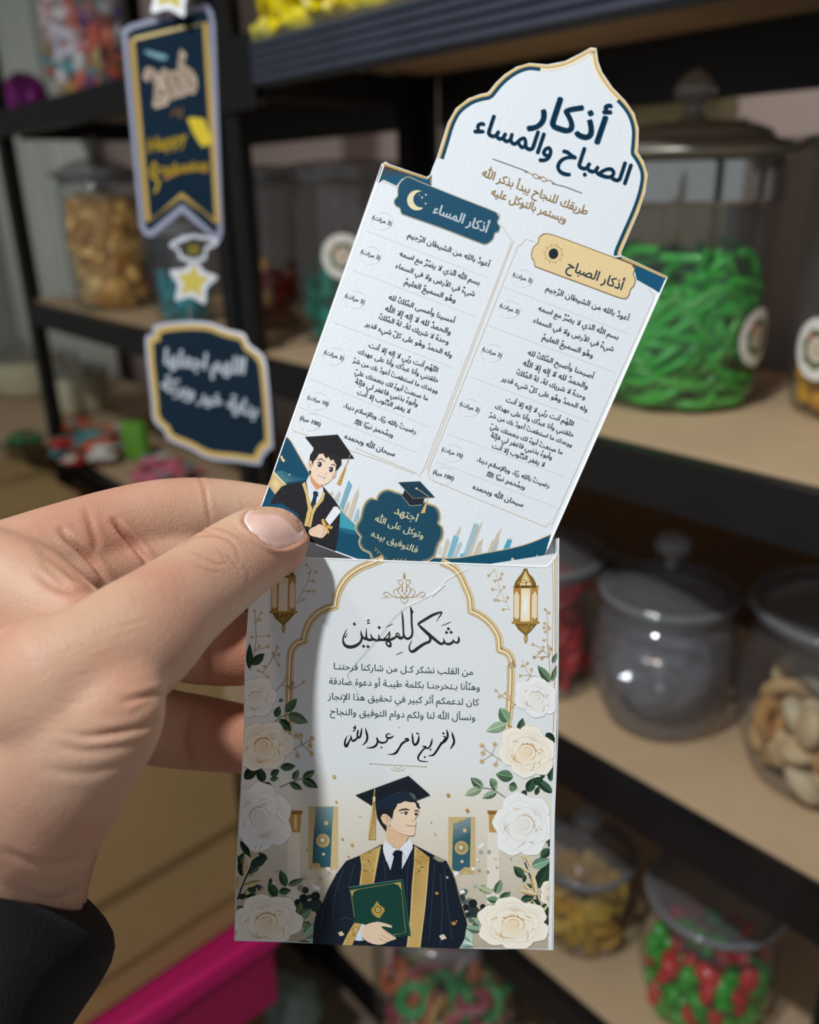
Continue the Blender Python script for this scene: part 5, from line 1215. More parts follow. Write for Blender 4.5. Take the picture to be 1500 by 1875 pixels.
# redder fingertip and knuckles; shade of palm folds and rear fingers painted in
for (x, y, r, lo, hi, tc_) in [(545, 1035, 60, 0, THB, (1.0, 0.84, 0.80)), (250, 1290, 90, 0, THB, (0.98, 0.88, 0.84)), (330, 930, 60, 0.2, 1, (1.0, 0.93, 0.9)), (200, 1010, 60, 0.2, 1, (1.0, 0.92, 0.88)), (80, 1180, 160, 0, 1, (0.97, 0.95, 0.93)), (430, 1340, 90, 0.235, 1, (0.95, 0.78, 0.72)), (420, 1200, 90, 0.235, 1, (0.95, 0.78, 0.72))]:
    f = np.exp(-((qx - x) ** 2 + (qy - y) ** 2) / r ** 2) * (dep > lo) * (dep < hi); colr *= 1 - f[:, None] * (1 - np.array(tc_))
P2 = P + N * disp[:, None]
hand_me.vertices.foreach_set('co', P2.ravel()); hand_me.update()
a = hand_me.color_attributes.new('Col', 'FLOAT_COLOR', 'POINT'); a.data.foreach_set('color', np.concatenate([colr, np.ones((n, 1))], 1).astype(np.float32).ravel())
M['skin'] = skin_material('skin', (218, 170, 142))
person = thing('person', 'person in a black sleeve pinching the printed card pocket, only left hand seen', 'person')
hand = link('hand', hand_me, M['skin'], person, True)

# thumb nail laid on the finger
bv = BVHTree.FromPolygons([Vector(p) for p in P2], [tuple(p.vertices) for p in hand_me.polygons])
V = []; Fc = []; rings = 14; nn = len(nail); camv = Vector(CAM)
cc = []
for i in range(rings + 1):
    f = 0.0 if i == 0 else (i / rings)
    for j in range(nn):
        x = nc[0] + (nail[j][0] - nc[0]) * f * 1.015; y = nc[1] + (nail[j][1] - nc[1]) * f * 1.015
        d = Vector(ray(x, y)); d.normalize(); h, nm, _, _ = bv.ray_cast(camv, d)
        if h is None: h = Vector(at(x, y, 0.2))
        V.append(h)
V = np.array([tuple(v) for v in V]).reshape(rings + 1, nn, 3)
for it in range(10):                                           # even the plate out
    W_ = V.copy(); W_[1:-1] = (V[:-2] + V[2:] + np.roll(V[1:-1], 1, 1) + np.roll(V[1:-1], -1, 1)) / 4; W_[0] = V[1].mean(0); V = W_
nrm = ROT @ np.array([-0.1, 0.25, 0.96])
for i in range(rings + 1):
    f = i / rings; V[i] += nrm * (0.00075 * (1 - f ** 3) + (0.00005 if f < 0.95 else -0.0003))
V = V.reshape(-1, 3)
for i in range(rings):
    for j in range(nn): Fc.append((i * nn + j, (i + 1) * nn + j, (i + 1) * nn + (j + 1) % nn, i * nn + (j + 1) % nn))
nme = mesh_py('thumb_nail', V, Fc)
na = nme.color_attributes.new('Col', 'FLOAT_COLOR', 'POINT'); cols = []
for v in V:
    x, y = proj(v); rr_ = math.hypot(x - nc[0], y - nc[1]); a_ = math.atan2(y - nc[1], x - nc[0]); R_ = float(np.interp(a_, nang[o_], nr[o_], period=2 * math.pi)); f = rr_ / R_
    lun = math.exp(-(((x - 463) / 22) ** 2 + ((y - 972) / 16) ** 2)); tip = max(0.0, min(1.0, (f - 0.9) * 12)) * (1 if (y < 960 or x > 540) else 0)
    c = np.array(srgb((224, 182, 170))); c = c * (1 - 0.5 * lun) + np.array(srgb((242, 218, 212))) * 0.5 * lun; c = c * (1 - tip) + np.array(srgb((238, 222, 210))) * tip; cols.append(list(c) + [1])
na.data.foreach_set('color', np.array(cols, dtype=np.float32).ravel())
nl = link('thumb_nail', nme, mat('nail', (240, 200, 185), 0.28, attr=True, coat=0.25, sss=0.1), hand, True); nl['label'] = 'short pink thumb nail'

# black sleeve with a rolled cuff edge
rg = [((16, 1600, 0.205), (126, 64), 0.026, 40, 0.90), ((12, 1602, 0.205), (140, 64), 0.030, 44, 1.0), ((20, 1628, 0.206), (152, 52), 0.032, 50, 1.0), ((36, 1680, 0.207), (162, 26), 0.033, 44, 1.0),
      ((34, 1715, 0.209), (160, 34), 0.034, 36, 1.0), ((10, 1760, 0.212), (150, 46), 0.035, 30, 1.0), ((-40, 1830, 0.216), (150, 50), 0.037, 30, 1.0), ((-110, 1920, 0.222), (160, 60), 0.040, 30, 1.0), ((-220, 2080, 0.232), (180, 70), 0.044, 30, 1.0), ((-340, 2240, 0.245), (200, 80), 0.048, 30, 1.0)]
V = []; Fc = []; nn = 72
for i, ((cx_, cy_, d_), A_, b_, dy_, k_) in enumerate(rg):
    c0 = at(cx_, cy_, d_); va = at(cx_ + A_[0], cy_ + A_[1], d_) - c0; vb = at(cx_ - 8, cy_ + dy_, d_ - b_) - c0
    for j in range(nn):
        t = 2 * math.pi * j / nn; w_ = 1 + 0.018 * math.sin(3 * t + i * 1.7) * (i > 2) + 0.012 * math.sin(7 * t + i * 2.1) * (i > 2)
        V.append(c0 + (va * math.cos(t) + vb * math.sin(t)) * k_ * w_)
    if i:
        for j in range(nn): Fc.append(((i - 1) * nn + j, i * nn + j, i * nn + (j + 1) % nn, (i - 1) * nn + (j + 1) % nn))
M['cloth'] = mat('black_cloth', (13, 13, 15), 0.9, spec=0.2, sheen=0.05, bump=0.6, bscale=1600, var=0.15, vscale=90)
o = link('sleeve', mesh_py('sleeve', V, Fc), M['cloth'], person, True); o['label'] = 'black fabric sleeve'
md = o.modifiers.new('sub', 'SUBSURF'); md.levels = 1; md.render_levels = 1
md = o.modifiers.new('sol', 'SOLIDIFY'); md.thickness = 0.0018; md.offset = -1

# ================================================================== GLASS JARS AND SWEETS
M['glass'] = glass_mat('clear_glass', (238, 240, 241), 0.9, 0.045)
M['glass_d'] = glass_mat('dusty_glass', (222, 222, 226), 1.0, 0.13, 0.06)
M['rim'] = glass_mat('thick_glass_rim', (215, 222, 222), 1.3, 0.22, 0.04)
M['chrome'] = mat('polished_steel', (190, 190, 185), 0.12, metal=1.0)
M['brushed'] = mat('satin_steel', (158, 156, 144), 0.38, metal=0.55)
M['knobg'] = mat('cut_glass_knob', (150, 142, 134), 0.12, spec=1.0, coat=0.6)


def away(P, d):
    v = np.array([P[0] - CAM[0], P[1] - CAM[1], 0]); v /= np.linalg.norm(v); return np.array(P) + v * d


def lathe_obj(name, pr, m, parent, n=56, loc=None):
    V, Fc = lathe(smooth_prof(pr), n); o = link(name, mesh_py(name, V, Fc), m, parent, True)
    if loc is not None: o.location = loc
    return o


def smooth_prof(pr):
    out = []
    for p in smooth_curve([(r, z) for r, z in pr], 3): out.append((max(0.0, p[0]), p[1]))
    return out


def jar(label, cx, cy, z, R, H, kind, group=None, glass='glass', nk=0.83):
    t = thing('glass_jar', label, 'jar', (cx, cy, z), group)
    if kind == 'tall':
        pr = [(0, 0.004), (R * 0.6, 0.003), (R * 0.86, 0.002), (R * 0.93, 0.012), (R * 0.985, 0.05), (R, H * 0.4), (R, H * 0.8), (R * 0.98, H * 0.93), (R * 0.93, H * 0.97), (R * 0.94, H)]
        inner = R * 0.94
    elif kind == 'barrel':
        pr = [(0, 0.006), (R * 0.55, 0.003), (R * 0.72, 0.004), (R * 0.84, 0.02), (R * 0.97, H * 0.33), (R, H * 0.52), (R * 0.96, H * 0.74), (R * 0.90, H * 0.88), (R * nk, H * 0.93), (R * nk, H)]
        inner = R * 0.9
    lathe_obj('body', pr, M[glass], t)
    rr_ = pr[-1][0]
    lathe_obj('rim', [(rr_ * 0.98, H - 0.006), (rr_ + 0.003, H - 0.005), (rr_ + 0.004, H), (rr_ + 0.001, H + 0.003), (rr_ - 0.003, H + 0.002), (rr_ - 0.003, H - 0.005)], M['rim'], t)
    return t, rr_


def knob_lid(t, r, H, style):
    if style == 'steel':
        l = lathe_obj('lid', [(r * 0.985, H - 0.045), (r * 0.99, H - 0.042), (r * 0.99, H - 0.004), (r * 1.10, H - 0.002), (r * 1.11, H + 0.002), (r * 1.02, H + 0.008), (r * 0.86, H + 0.012), (r * 0.80, H + 0.019), (r * 0.55, H + 0.026), (r * 0.2, H + 0.029), (0, H + 0.030)], M['brushed'], t, 72)
        lathe_obj('chrome_band', [(r * 1.0, H - 0.046), (r * 1.012, H - 0.042), (r * 1.012, H - 0.010), (r * 1.0, H - 0.006)], M['chrome'], l, 72)
        lathe_obj('knob', [(0.015, H + 0.028), (0.012, H + 0.033), (0.008, H + 0.038), (0.009, H + 0.043), (0.012, H + 0.045), (0.018, H + 0.051), (0.020, H + 0.058), (0.014, H + 0.066), (0.005, H + 0.073), (0.0, H + 0.075)], M['knobg'], l, 12)
    elif style == 'glass':
        l = lathe_obj('lid', [(r * 0.93, H - 0.012), (r * 0.93, H + 0.002), (r * 1.10, H + 0.004), (r * 1.13, H + 0.009), (r * 1.10, H + 0.013), (r * 0.95, H + 0.015), (r * 0.7, H + 0.026), (r * 0.4, H + 0.034), (0.008, H + 0.038), (0, H + 0.039)], M['glass_d'], t, 64)
        lathe_obj('lid_edge', [(r * 1.08, H + 0.004), (r * 1.13, H + 0.006), (r * 1.14, H + 0.010), (r * 1.09, H + 0.014), (r * 1.05, H + 0.010), (r * 1.08, H + 0.004)], M['rim'], l, 64)
        lathe_obj('knob', [(0.008, H + 0.036), (0.007, H + 0.044), (0.009, H + 0.048), (0.017, H + 0.054), (0.019, H + 0.064), (0.014, H + 0.073), (0.0, H + 0.077)], M['rim'], l, 24)
    elif style == 'low':
        lathe_obj('lid', [(r * 1.04, H - 0.01), (r * 1.06, H - 0.008), (r * 1.07, H + 0.008), (r * 1.0, H + 0.014), (r * 0.5, H + 0.018), (0, H + 0.019)], M['glass_d'], t, 56)


def sticker(t, cx, cy, zb, R, px, py, rad, kind=0):
    """round paper sticker wrapped on the jar wall where the line of sight through (px, py) meets it"""
    r = ray(px, py); o = CAM; a = r[0] ** 2 + r[1] ** 2; b = 2 * ((o[0] - cx) * r[0] + (o[1] - cy) * r[1]); c = (o[0] - cx) ** 2 + (o[1] - cy) ** 2 - R * R
    disc = b * b - 4 * a * c
    tt = (-b - math.sqrt(max(disc, 0))) / (2 * a); p = o + r * tt; th0 = math.atan2(p[1] - cy, p[0] - cx); zc = p[2] - zb

    def patch(name, rad_, off, m, u0=0.0, v0=0.0, n=28, rin=0.0, parent=None, wob=0.0):
        V = []; Fc = []; K = 5
        for i in range(K + 1):
            q = rin + (rad_ - rin) * i / K
            for j in range(n):
                f = 2 * math.pi * j / n; qq = q * (1 + wob * math.sin(f * 7)); u = u0 + qq * math.cos(f); v = v0 + qq * math.sin(f); V.append(((R + off) * math.cos(th0 + u / R), (R + off) * math.sin(th0 + u / R), zc + v))
        for i in range(K):
            for j in range(n): Fc.append((i * n + j, (i + 1) * n + j, (i + 1) * n + (j + 1) % n, i * n + (j + 1) % n))
        return link(name, mesh_py(name, V, Fc), m, parent, True)
    s = patch('sticker', rad, 0.0006, M['sticker'], parent=t)
    patch('printed_wreath', rad * 0.64, 0.0010, M['wreath'], rin=rad * 0.40, parent=s, wob=0.07)
    patch('printed_dot', rad * 0.30, 0.0011, M['peach'], parent=s, wob=0.05)
    patch('printed_dot', rad * 0.12, 0.0013, M['wreath_r'], u0=-rad * 0.34, v0=rad * 0.36, parent=s, n=12)


M['sticker'] = mat('sticker_paper', (236, 232, 226), 0.5); M['wreath'] = mat('wreath_green', (96, 104, 56), 0.5, var=0.35, vscale=180)
M['peach'] = mat('print_peach', (206, 184, 162), 0.5, var=0.1, vscale=150); M['wreath_r'] = mat('print_red', (196, 92, 60), 0.5)

# ---------------- sweets
CW = {}
JC = None
_vc = {}


def sub_inst(proto_mesh, name, loc, rot, sc, label, cat, group, m=None):
    label = label.replace('%', CW.get(proto_mesh.materials[0].name, ''))
    if JC is not None:      # keep the piece inside the glass and above its floor
        if proto_mesh.name not in _vc: _vc[proto_mesh.name] = np.array([v.co[:] for v in proto_mesh.vertices])
        A = _vc[proto_mesh.name] @ np.array(Euler(rot).to_matrix()).T * sc; x, y, z = loc
        for _ in range(3):
            q = np.hypot(A[:, 0] + x - JC[0], A[:, 1] + y - JC[1]); k = int(q.argmax())
            if q[k] > JC[2]: f = (q[k] - JC[2]) / q[k]; x -= (A[k, 0] + x - JC[0]) * f; y -= (A[k, 1] + y - JC[1]) * f
        z = max(z, JC[3] - A[:, 2].min()); loc = (x, y, z)
    o = bpy.data.objects.new(name, proto_mesh); COL.objects.link(o); o.location = loc; o.rotation_euler = rot; o.scale = (sc, sc, sc) if not isinstance(sc, tuple) else sc
    tag(o, label, cat, group); return o


def pack(cx, cy, z0, R, h, r, n, rr, tries=60, dome=0.0, dmin=1.7):
    global JC
    JC = (cx, cy, R, z0); pts = []
    for i in range(n * 4):
        if len(pts) >= n: break
        best = None
        for _ in range(tries):
            a = rr.uniform(0, 2 * math.pi); q = (R - r) * math.sqrt(rr.random()); x, y = cx + q * math.cos(a), cy + q * math.sin(a)
            z = z0 + r
            for p in pts:
                d2 = (p[0] - x) ** 2 + (p[1] - y) ** 2; m_ = (dmin * r) ** 2
                if d2 < m_: z = max(z, p[2] + math.sqrt(m_ - d2))
            if best is None or z < best[2]: best = (x, y, z)
        hh = h + dome * (1 - ((best[0] - cx) ** 2 + (best[1] - cy) ** 2) / R ** 2)
        if best[2] < z0 + hh: pts.append(best)
        else: break
    return pts


def ico(name, sx, sy, sz, m, sub=2, jitter=0.0, seed=0):
    bm = bmesh.new(); bmesh.ops.create_icosphere(bm, subdivisions=sub, radius=1.0); rr = random.Random(seed)
    for v in bm.verts: v.co = Vector((v.co.x * sx, v.co.y * sy, v.co.z * sz)) * (1 + rr.uniform(-jitter, jitter))
    me = bm_mesh(name, bm); me.materials.append(m)
    me.polygons.foreach_set('use_smooth', [jitter < 0.05] * len(me.polygons)); return me


def torus(name, R_, r_, m, n=24, k=10, col2=None):
    V = []; Fc = []
    for i in range(n):
        a = 2 * math.pi * i / n
        for j in range(k):
            b = 2 * math.pi * j / k; V.append(((R_ + r_ * math.cos(b)) * math.cos(a), (R_ + r_ * math.cos(b)) * math.sin(a), r_ * math.sin(b) * 0.8))
    for i in range(n):
        for j in range(k): Fc.append((i * k + j, ((i + 1) % n) * k + j, ((i + 1) % n) * k + (j + 1) % k, i * k + (j + 1) % k))
    me = mesh_py(name, V, Fc); me.materials.append(m)
    if col2:
        me.materials.append(col2)
        for p in me.polygons:
            if p.center.z < 0: p.material_index = 1
    me.polygons.foreach_set('use_smooth', [True] * len(me.polygons)); return me


def tube_me(name, pts, r, m, k=8):
    P = np.array(smooth_curve(pts, 2)); Tn = np.gradient(P, axis=0); Tn /= np.maximum(np.linalg.norm(Tn, axis=1), 1e-9)[:, None]; V = []; Fc = []
    for c, t in zip(P, Tn):
        u = np.cross(t, (0.3, 0.2, 0.93)); u /= np.linalg.norm(u); w_ = np.cross(t, u)
        V += [c + (u * math.cos(2 * math.pi * j / k) + w_ * math.sin(2 * math.pi * j / k)) * r for j in range(k)]
    L = len(P)
    for i in range(L - 1):
        for j in range(k): Fc.append((i * k + j, i * k + (j + 1) % k, (i + 1) * k + (j + 1) % k, (i + 1) * k + j))
    Fc.append(tuple(range(k))[::-1]); Fc.append(tuple((L - 1) * k + j for j in range(k)))
    me = mesh_py(name, V, Fc); me.materials.append(m); me.polygons.foreach_set('use_smooth', [True] * len(me.polygons)); return me


def wrapped(name, m, s=1.0, seed=0, pillow=False):
    """sweet in a twisted or crimped wrapper"""
    rr = random.Random(seed); bm = bmesh.new(); n = 12
    st = [(-1.9, 0.62, 0.10), (-1.55, 0.5, 0.08), (-1.15, 0.16, 0.14), (-0.95, 0.45, 0.4), (-0.5, 0.68, 0.6), (0, 0.74, 0.66), (0.5, 0.68, 0.6), (0.95, 0.45, 0.4), (1.15, 0.16, 0.14), (1.55, 0.5, 0.08), (1.9, 0.62, 0.10)]
    if pillow: st = [(-1.3, 0.8, 0.03), (-1.1, 0.82, 0.05), (-0.8, 0.78, 0.26), (-0.3, 0.74, 0.42), (0.3, 0.74, 0.42), (0.8, 0.78, 0.26), (1.1, 0.82, 0.05), (1.3, 0.8, 0.03)]
    rows = []
    for x, a, b in st: rows.append([bm.verts.new(((x + rr.uniform(-0.05, 0.05)) * 0.012 * s, a * math.cos(2 * math.pi * j / n) * 0.012 * s * (1 + rr.uniform(-0.12, 0.12)), b * math.sin(2 * math.pi * j / n) * 0.012 * s * (1 + rr.uniform(-0.12, 0.12)))) for j in range(n)])
    for i in range(len(rows) - 1):
        for j in range(n): bm.faces.new((rows[i][j], rows[i + 1][j], rows[i + 1][(j + 1) % n], rows[i][(j + 1) % n]))
    bm.faces.new(rows[0]); bm.faces.new(rows[-1][::-1])
    me = bm_mesh(name, bm); me.materials.append(m); return me


ZT = 0.0035                                                     # board surface above the nominal level

# ---- tall jar of green gummy strips, steel lid
gx, gy, gz, gR, gH = -0.508, 0.800, 1.18 + ZT, 0.090, 0.243
t, r_ = jar('tall glass jar of green gummy strips with domed steel lid and cut knob', gx, gy, gz, gR, gH, 'tall')
knob_lid(t, gR * 1.02, gH, 'steel'); sticker(t, gx, gy, gz, gR, 1386, 617, 0.0285)
mg = [mat('green_gummy', c, 0.35, sss=0.3, coat=0.2) for c in ((30, 178, 40), (52, 190, 58), (22, 150, 34), (84, 186, 70))]
rr = random.Random(5)
for i in range(280):
    zf = (i / 280) ** 0.9; z = gz + 0.008 + 0.122 * zf; inner = gR - 0.0115
    rad = inner * (rr.uniform(0.80, 1.0) if rr.random() < 0.62 else math.sqrt(rr.random())); a = rr.uniform(0, 6.28); hd = a + rr.choice([1, -1]) * rr.uniform(0.9, 2.0); pts = []
    x, y = rad * math.cos(a), rad * math.sin(a); turn = rr.uniform(-0.35, 0.35); pitch = rr.uniform(-0.9, 0.9); curl = rr.uniform(-0.16, 0.16)
    for k in range(9):
        q = math.hypot(x, y)
        if q > inner: x *= inner / q; y *= inner / q
        pts.append((gx + x, gy + y, min(max(gz + 0.008, z), gz + 0.138 + 0.02 * math.sin(a * 2)))); st = 0.0125
        x += st * math.cos(pitch) * math.cos(hd); y += st * math.cos(pitch) * math.sin(hd); z += st * math.sin(pitch); hd += turn; pitch += curl
        if math.hypot(x, y) > inner - 0.003: hd += 0.45 * (1 if (x * math.sin(hd) - y * math.cos(hd)) < 0 else -1) * -1
    c0 = np.mean(pts, 0); me = tube_me('gummy_strip', [tuple(np.array(p) - c0) for p in pts], 0.0050, mg[rr.choice([0, 0, 1, 1, 2, 3]) if i > 90 else rr.choice([1, 3, 3, 2])], 6)
    sub_inst(me, 'gummy_strip', tuple(c0), (0, 0, 0), 1.0, 'soft green gummy strip in the tall steel-lidded jar', 'sweet', 'green gummy strips in the tall jar')

JC = None
# ---- jar of yellow chunks at the right edge
yx, yy, yR = -0.324, 0.884, 0.090
t, r_ = jar('tall glass jar of orange yellow chunks cut by the right edge', yx, yy, gz, yR, 0.24, 'tall'); knob_lid(t, yR, 0.24, 'glass'); sticker(t, yx, yy, gz, yR, 1497, 640, 0.029)
ms = [mat('yellow_jelly', c, 0.35, sss=0.3) for c in ((240, 186, 40), (230, 160, 20), (246, 204, 70))]
ym = [ico('yellow_chunk', 0.017, 0.014, 0.011, m, 2, 0.09, i) for i, m in enumerate(ms)]
for p in pack(yx, yy, gz + 0.004, yR - 0.006, 0.105, 0.0125, 110, rr): sub_inst(rr.choice(ym), 'jelly_chunk', p, (rr.uniform(0, 6), rr.uniform(0, 6), rr.uniform(0, 6)), 1.0, 'yellow orange jelly chunk in the jar at the right edge', 'sweet', 'yellow jelly chunks')

# ---- gold chocolates jar, left bay
cx, cy, _ = away(on_z(212, 574, 1.18), 0.078)
t, r_ = jar('tall glass jar of gold foil sweets, left bay middle shelf', cx, cy, gz, 0.078, 0.25, 'tall'); knob_lid(t, 0.078, 0.25, 'glass')
mgd = [mat('gold_foil', c, 0.42, metal=0.4) for c in ((236, 190, 104), (214, 160, 72), (240, 200, 120))]
gm = [wrapped('gold_sweet', m, 1.5, i, pillow=True) for i, m in enumerate(mgd * 2)]
for p in pack(cx, cy, gz + 0.004, 0.073, 0.205, 0.0165, 170, rr, dome=0.01, dmin=1.42): sub_inst(rr.choice(gm), 'gold_sweet', p, (rr.uniform(0, 6), rr.uniform(0, 6), rr.uniform(0, 6)), 1.25, 'gold foil wrapped sweet inside the left jar', 'sweet', 'gold foil sweets')

# ---- jar with red and gold sweets, behind the post
cx, cy, _ = away(on_z(492, 612, 1.18), 0.066)
t, r_ = jar('glass jar with red and gold sweets just left of the card, behind the post', cx, cy, gz, 0.066, 0.24, 'tall'); knob_lid(t, 0.066, 0.24, 'low')
mr = [mat('red_foil', c, 0.3, metal=0.35) for c in ((170, 30, 34), (206, 170, 96), (120, 20, 26), (150, 60, 40))]
for m_, c_ in zip(mr, ['red', 'gold', 'dark red', 'brown red']): CW[m_.name] = c_
rm = [wrapped('red_sweet', m, 1.3, i + 9) for i, m in enumerate(mr)]
for p in pack(cx, cy, gz + 0.004, 0.06, 0.075, 0.0145, 60, rr, dome=0.03, dmin=1.5): sub_inst(rr.choice(rm), 'foil_sweet', p, (rr.uniform(0, 6), rr.uniform(0, 6), rr.uniform(0, 6)), 1.0, '% foil sweet in the jar behind the post', 'sweet', 'red and gold foil sweets')

# ---- jar with teal sweets, sticker, half hidden by the card
cx, cy, _ = away(on_z(645, 640, 1.18), 0.078)
t, r_ = jar('glass jar of teal foil sweets with white sticker, half behind the card', cx, cy, gz, 0.078, 0.24, 'tall'); knob_lid(t, 0.078, 0.24, 'low'); sticker(t, cx, cy, gz, 0.078, 628, 470, 0.031)
mt = [mat('teal_foil', c, 0.25, metal=0.4) for c in ((20, 150, 120), (30, 170, 140), (14, 120, 96), (206, 60, 50))]
for m_, c_ in zip(mt, ['teal', 'light teal', 'dark teal', 'red']): CW[m_.name] = c_
tm = [wrapped('teal_sweet', m, 1.4, i + 19) for i, m in enumerate(mt)]
for p in pack(cx, cy, gz + 0.004, 0.072, 0.12, 0.015, 90, rr, dome=0.01, dmin=1.5): sub_inst(rr.choice(tm[:3]) if rr.random() < 0.93 else tm[3], 'teal_sweet', p, (rr.uniform(0, 6), rr.uniform(0, 6), rr.uniform(0, 6)), 1.0, '% foil sweet in the jar with the white sticker', 'sweet', 'teal foil sweets')

# ---- small jar of turquoise sweets beside the post
cx, cy, _ = away(on_z(345, 600, 1.18), 0.05)
t, r_ = jar('small glass jar of turquoise sweets behind the hanging star', cx, cy, gz, 0.056, 0.16, 'tall'); knob_lid(t, 0.056, 0.16, 'low')
mq = mat('turquoise_foil', (40, 170, 180), 0.25, metal=0.4); qm = wrapped('t', mq, 1.3, 40)
for p in pack(cx, cy, gz + 0.004, 0.05, 0.07, 0.0145, 30, rr, dmin=1.5): sub_inst(qm, 'turquoise_sweet', p, (rr.uniform(0, 6), rr.uniform(0, 6), rr.uniform(0, 6)), 1.0, 'turquoise foil sweet in the small jar', 'sweet', 'turquoise sweets')
# ---- a few purple and green sweets behind the gold jar
pq = np.array([-1.955, 0.83, 0])
t, r_ = jar('glass jar with a few purple and green sweets, left of the gold jar', pq[0] - 0.02, pq[1] + 0.05, gz, 0.06, 0.20, 'tall'); knob_lid(t, 0.06, 0.20, 'low')
mp = [mat('purple_foil', (150, 40, 150), 0.25, metal=0.4), mat('mint_foil', (70, 150, 100), 0.3, metal=0.3)]
for m_, c_ in zip(mp, ['purple', 'mint green']): CW[m_.name] = c_
pm = [wrapped('p', m, 1.5, 50 + i) for i, m in enumerate(mp)]
for p in pack(pq[0] - 0.02, pq[1] + 0.05, gz + 0.004, 0.054, 0.08, 0.0155, 26, rr, dmin=1.5): sub_inst(rr.choice(pm), 'foil_sweet', p, (rr.uniform(0, 6), rr.uniform(0, 6), rr.uniform(0, 6)), 1.0, '% foil sweet in the far left jar', 'sweet', 'purple and mint sweets')

# ---- lower shelf: clear jar, cookie jar, red jar
lz = 0.83 + ZT
cx, cy, _ = away(on_z(1197, 1372, 0.83), 0.064)
t, r_ = jar('empty-looking round glass jar holding clear plastic, glass lid with ball knob', cx, cy, lz, 0.078, 0.148, 'barrel', glass='glass_d'); knob_lid(t, r_, 0.148, 'glass')
bagm = glass_mat('plastic_bag', (205, 212, 218), 2.0, 0.30, 0.15)
bm = bmesh.new(); bmesh.ops.create_icosphere(bm, subdivisions=4, radius=1.0)
from mathutils import noise as mnoise
for v in bm.verts:
    d = mnoise.noise(v.co * 1.9) * 0.35 + abs(mnoise.noise(v.co * 4.3)) * 0.22; v.co = Vector((v.co.x * 0.054, v.co.y * 0.054, v.co.z * 0.045)) * (1 + d * 0.6)
o = link('plastic_bag', bm_mesh('bag', bm), bagm, None, False); o.location = (cx, cy, lz + 0.060); tag(o, 'crumpled clear plastic bag inside the round jar', 'bag')

cx, cy, _ = away(on_z(1462, 1496, 0.83), 0.078) + np.array([0.014, 0.006, 0])
t, r_ = jar('large round glass jar of tan ring biscuits at the right edge', cx, cy, lz, 0.094, 0.178, 'barrel', nk=0.86); knob_lid(t, r_, 0.178, 'glass')
mb = [mat('biscuit', c, 0.7, var=0.15, vscale=80) for c in ((214, 172, 116), (198, 146, 84), (224, 192, 146), (226, 206, 170))]
bmz = [torus('b', 0.016, 0.0085, mb[0]), torus('b', 0.014, 0.009, mb[1]), ico('b', 0.021, 0.020, 0.009, mb[2], 2, 0.03, 3), ico('b', 0.024, 0.022, 0.012, mb[3], 2, 0.03, 4)]
for p in pack(cx, cy, lz + 0.004, 0.080, 0.088, 0.0175, 60, rr, dmin=1.6): sub_inst(rr.choice(bmz), 'biscuit', p, (rr.uniform(-1.4, 1.4), rr.uniform(-1.4, 1.4), rr.uniform(0, 6)), 1.0, 'small tan biscuit inside the large round jar', 'biscuit', 'biscuits in the large round jar')

cx, cy, _ = away(on_z(985, 1300, 0.83), 0.060) - np.array([0.008, -0.008, 0])
t, r_ = jar('glass jar of red sweets on the lower shelf, partly behind the pocket', cx, cy, lz, 0.070, 0.158, 'tall'); knob_lid(t, 0.066, 0.158, 'glass')
mrr = [mat('red_wrap', c, 0.35) for c in ((190, 26, 34), (160, 16, 26), (206, 50, 54))]; rrm = [wrapped('r', m, 1.7, 60 + i) for i, m in enumerate(mrr)]
for p in pack(cx, cy, lz + 0.004, 0.064, 0.125, 0.018, 60, rr, dmin=1.5): sub_inst(rr.choice(rrm), 'red_sweet', p, (rr.uniform(0, 6), rr.uniform(0, 6), rr.uniform(0, 6)), 1.0, 'red wrapped sweet in the jar beside the pocket', 'sweet', 'red sweets on the lower shelf')

# ---- bottom shelf: yellow chips, red and green beans
bz = 0.47 + ZT
cx, cy, _ = away(on_z(1060, 1764, 0.47), 0.05)
t, r_ = jar('round glass jar of yellow crisps on the bottom shelf by the pocket corner', cx, cy, bz, 0.066, 0.125, 'barrel'); knob_lid(t, r_ * 1.05, 0.125, 'glass')
mc = [mat('yellow_crisp', c, 0.55, var=0.12, vscale=60) for c in ((226, 184, 60), (210, 160, 40), (236, 202, 100))]; cm_ = []
for i, m in enumerate(mc):
    bm = bmesh.new(); bmesh.ops.create_circle(bm, cap_ends=True, segments=16, radius=0.021); bmesh.ops.subdivide_edges(bm, edges=bm.edges[:], cuts=2, use_grid_fill=True)
    for v in bm.verts: v.co.z = 10 * v.co.x ** 2 - 6 * v.co.y ** 2 + 0.002 * math.sin(v.co.y * 400)
    r2 = bmesh.ops.extrude_face_region(bm, geom=bm.faces[:]); [setattr(v, 'co', v.co + Vector((0, 0, 0.003))) for v in r2['geom'] if isinstance(v, bmesh.types.BMVert)]
    me = bm_mesh('yellow_crisp', bm); me.materials.append(m); cm_.append(me)
for p in pack(cx, cy, bz + 0.004, 0.057, 0.098, 0.015, 60, rr, dmin=1.35): sub_inst(rr.choice(cm_), 'yellow_crisp', p, (rr.uniform(0, 6), rr.uniform(0, 6), rr.uniform(0, 6)), 1.0, 'curled yellow crisp in the round jar', 'snack', 'yellow crisps')

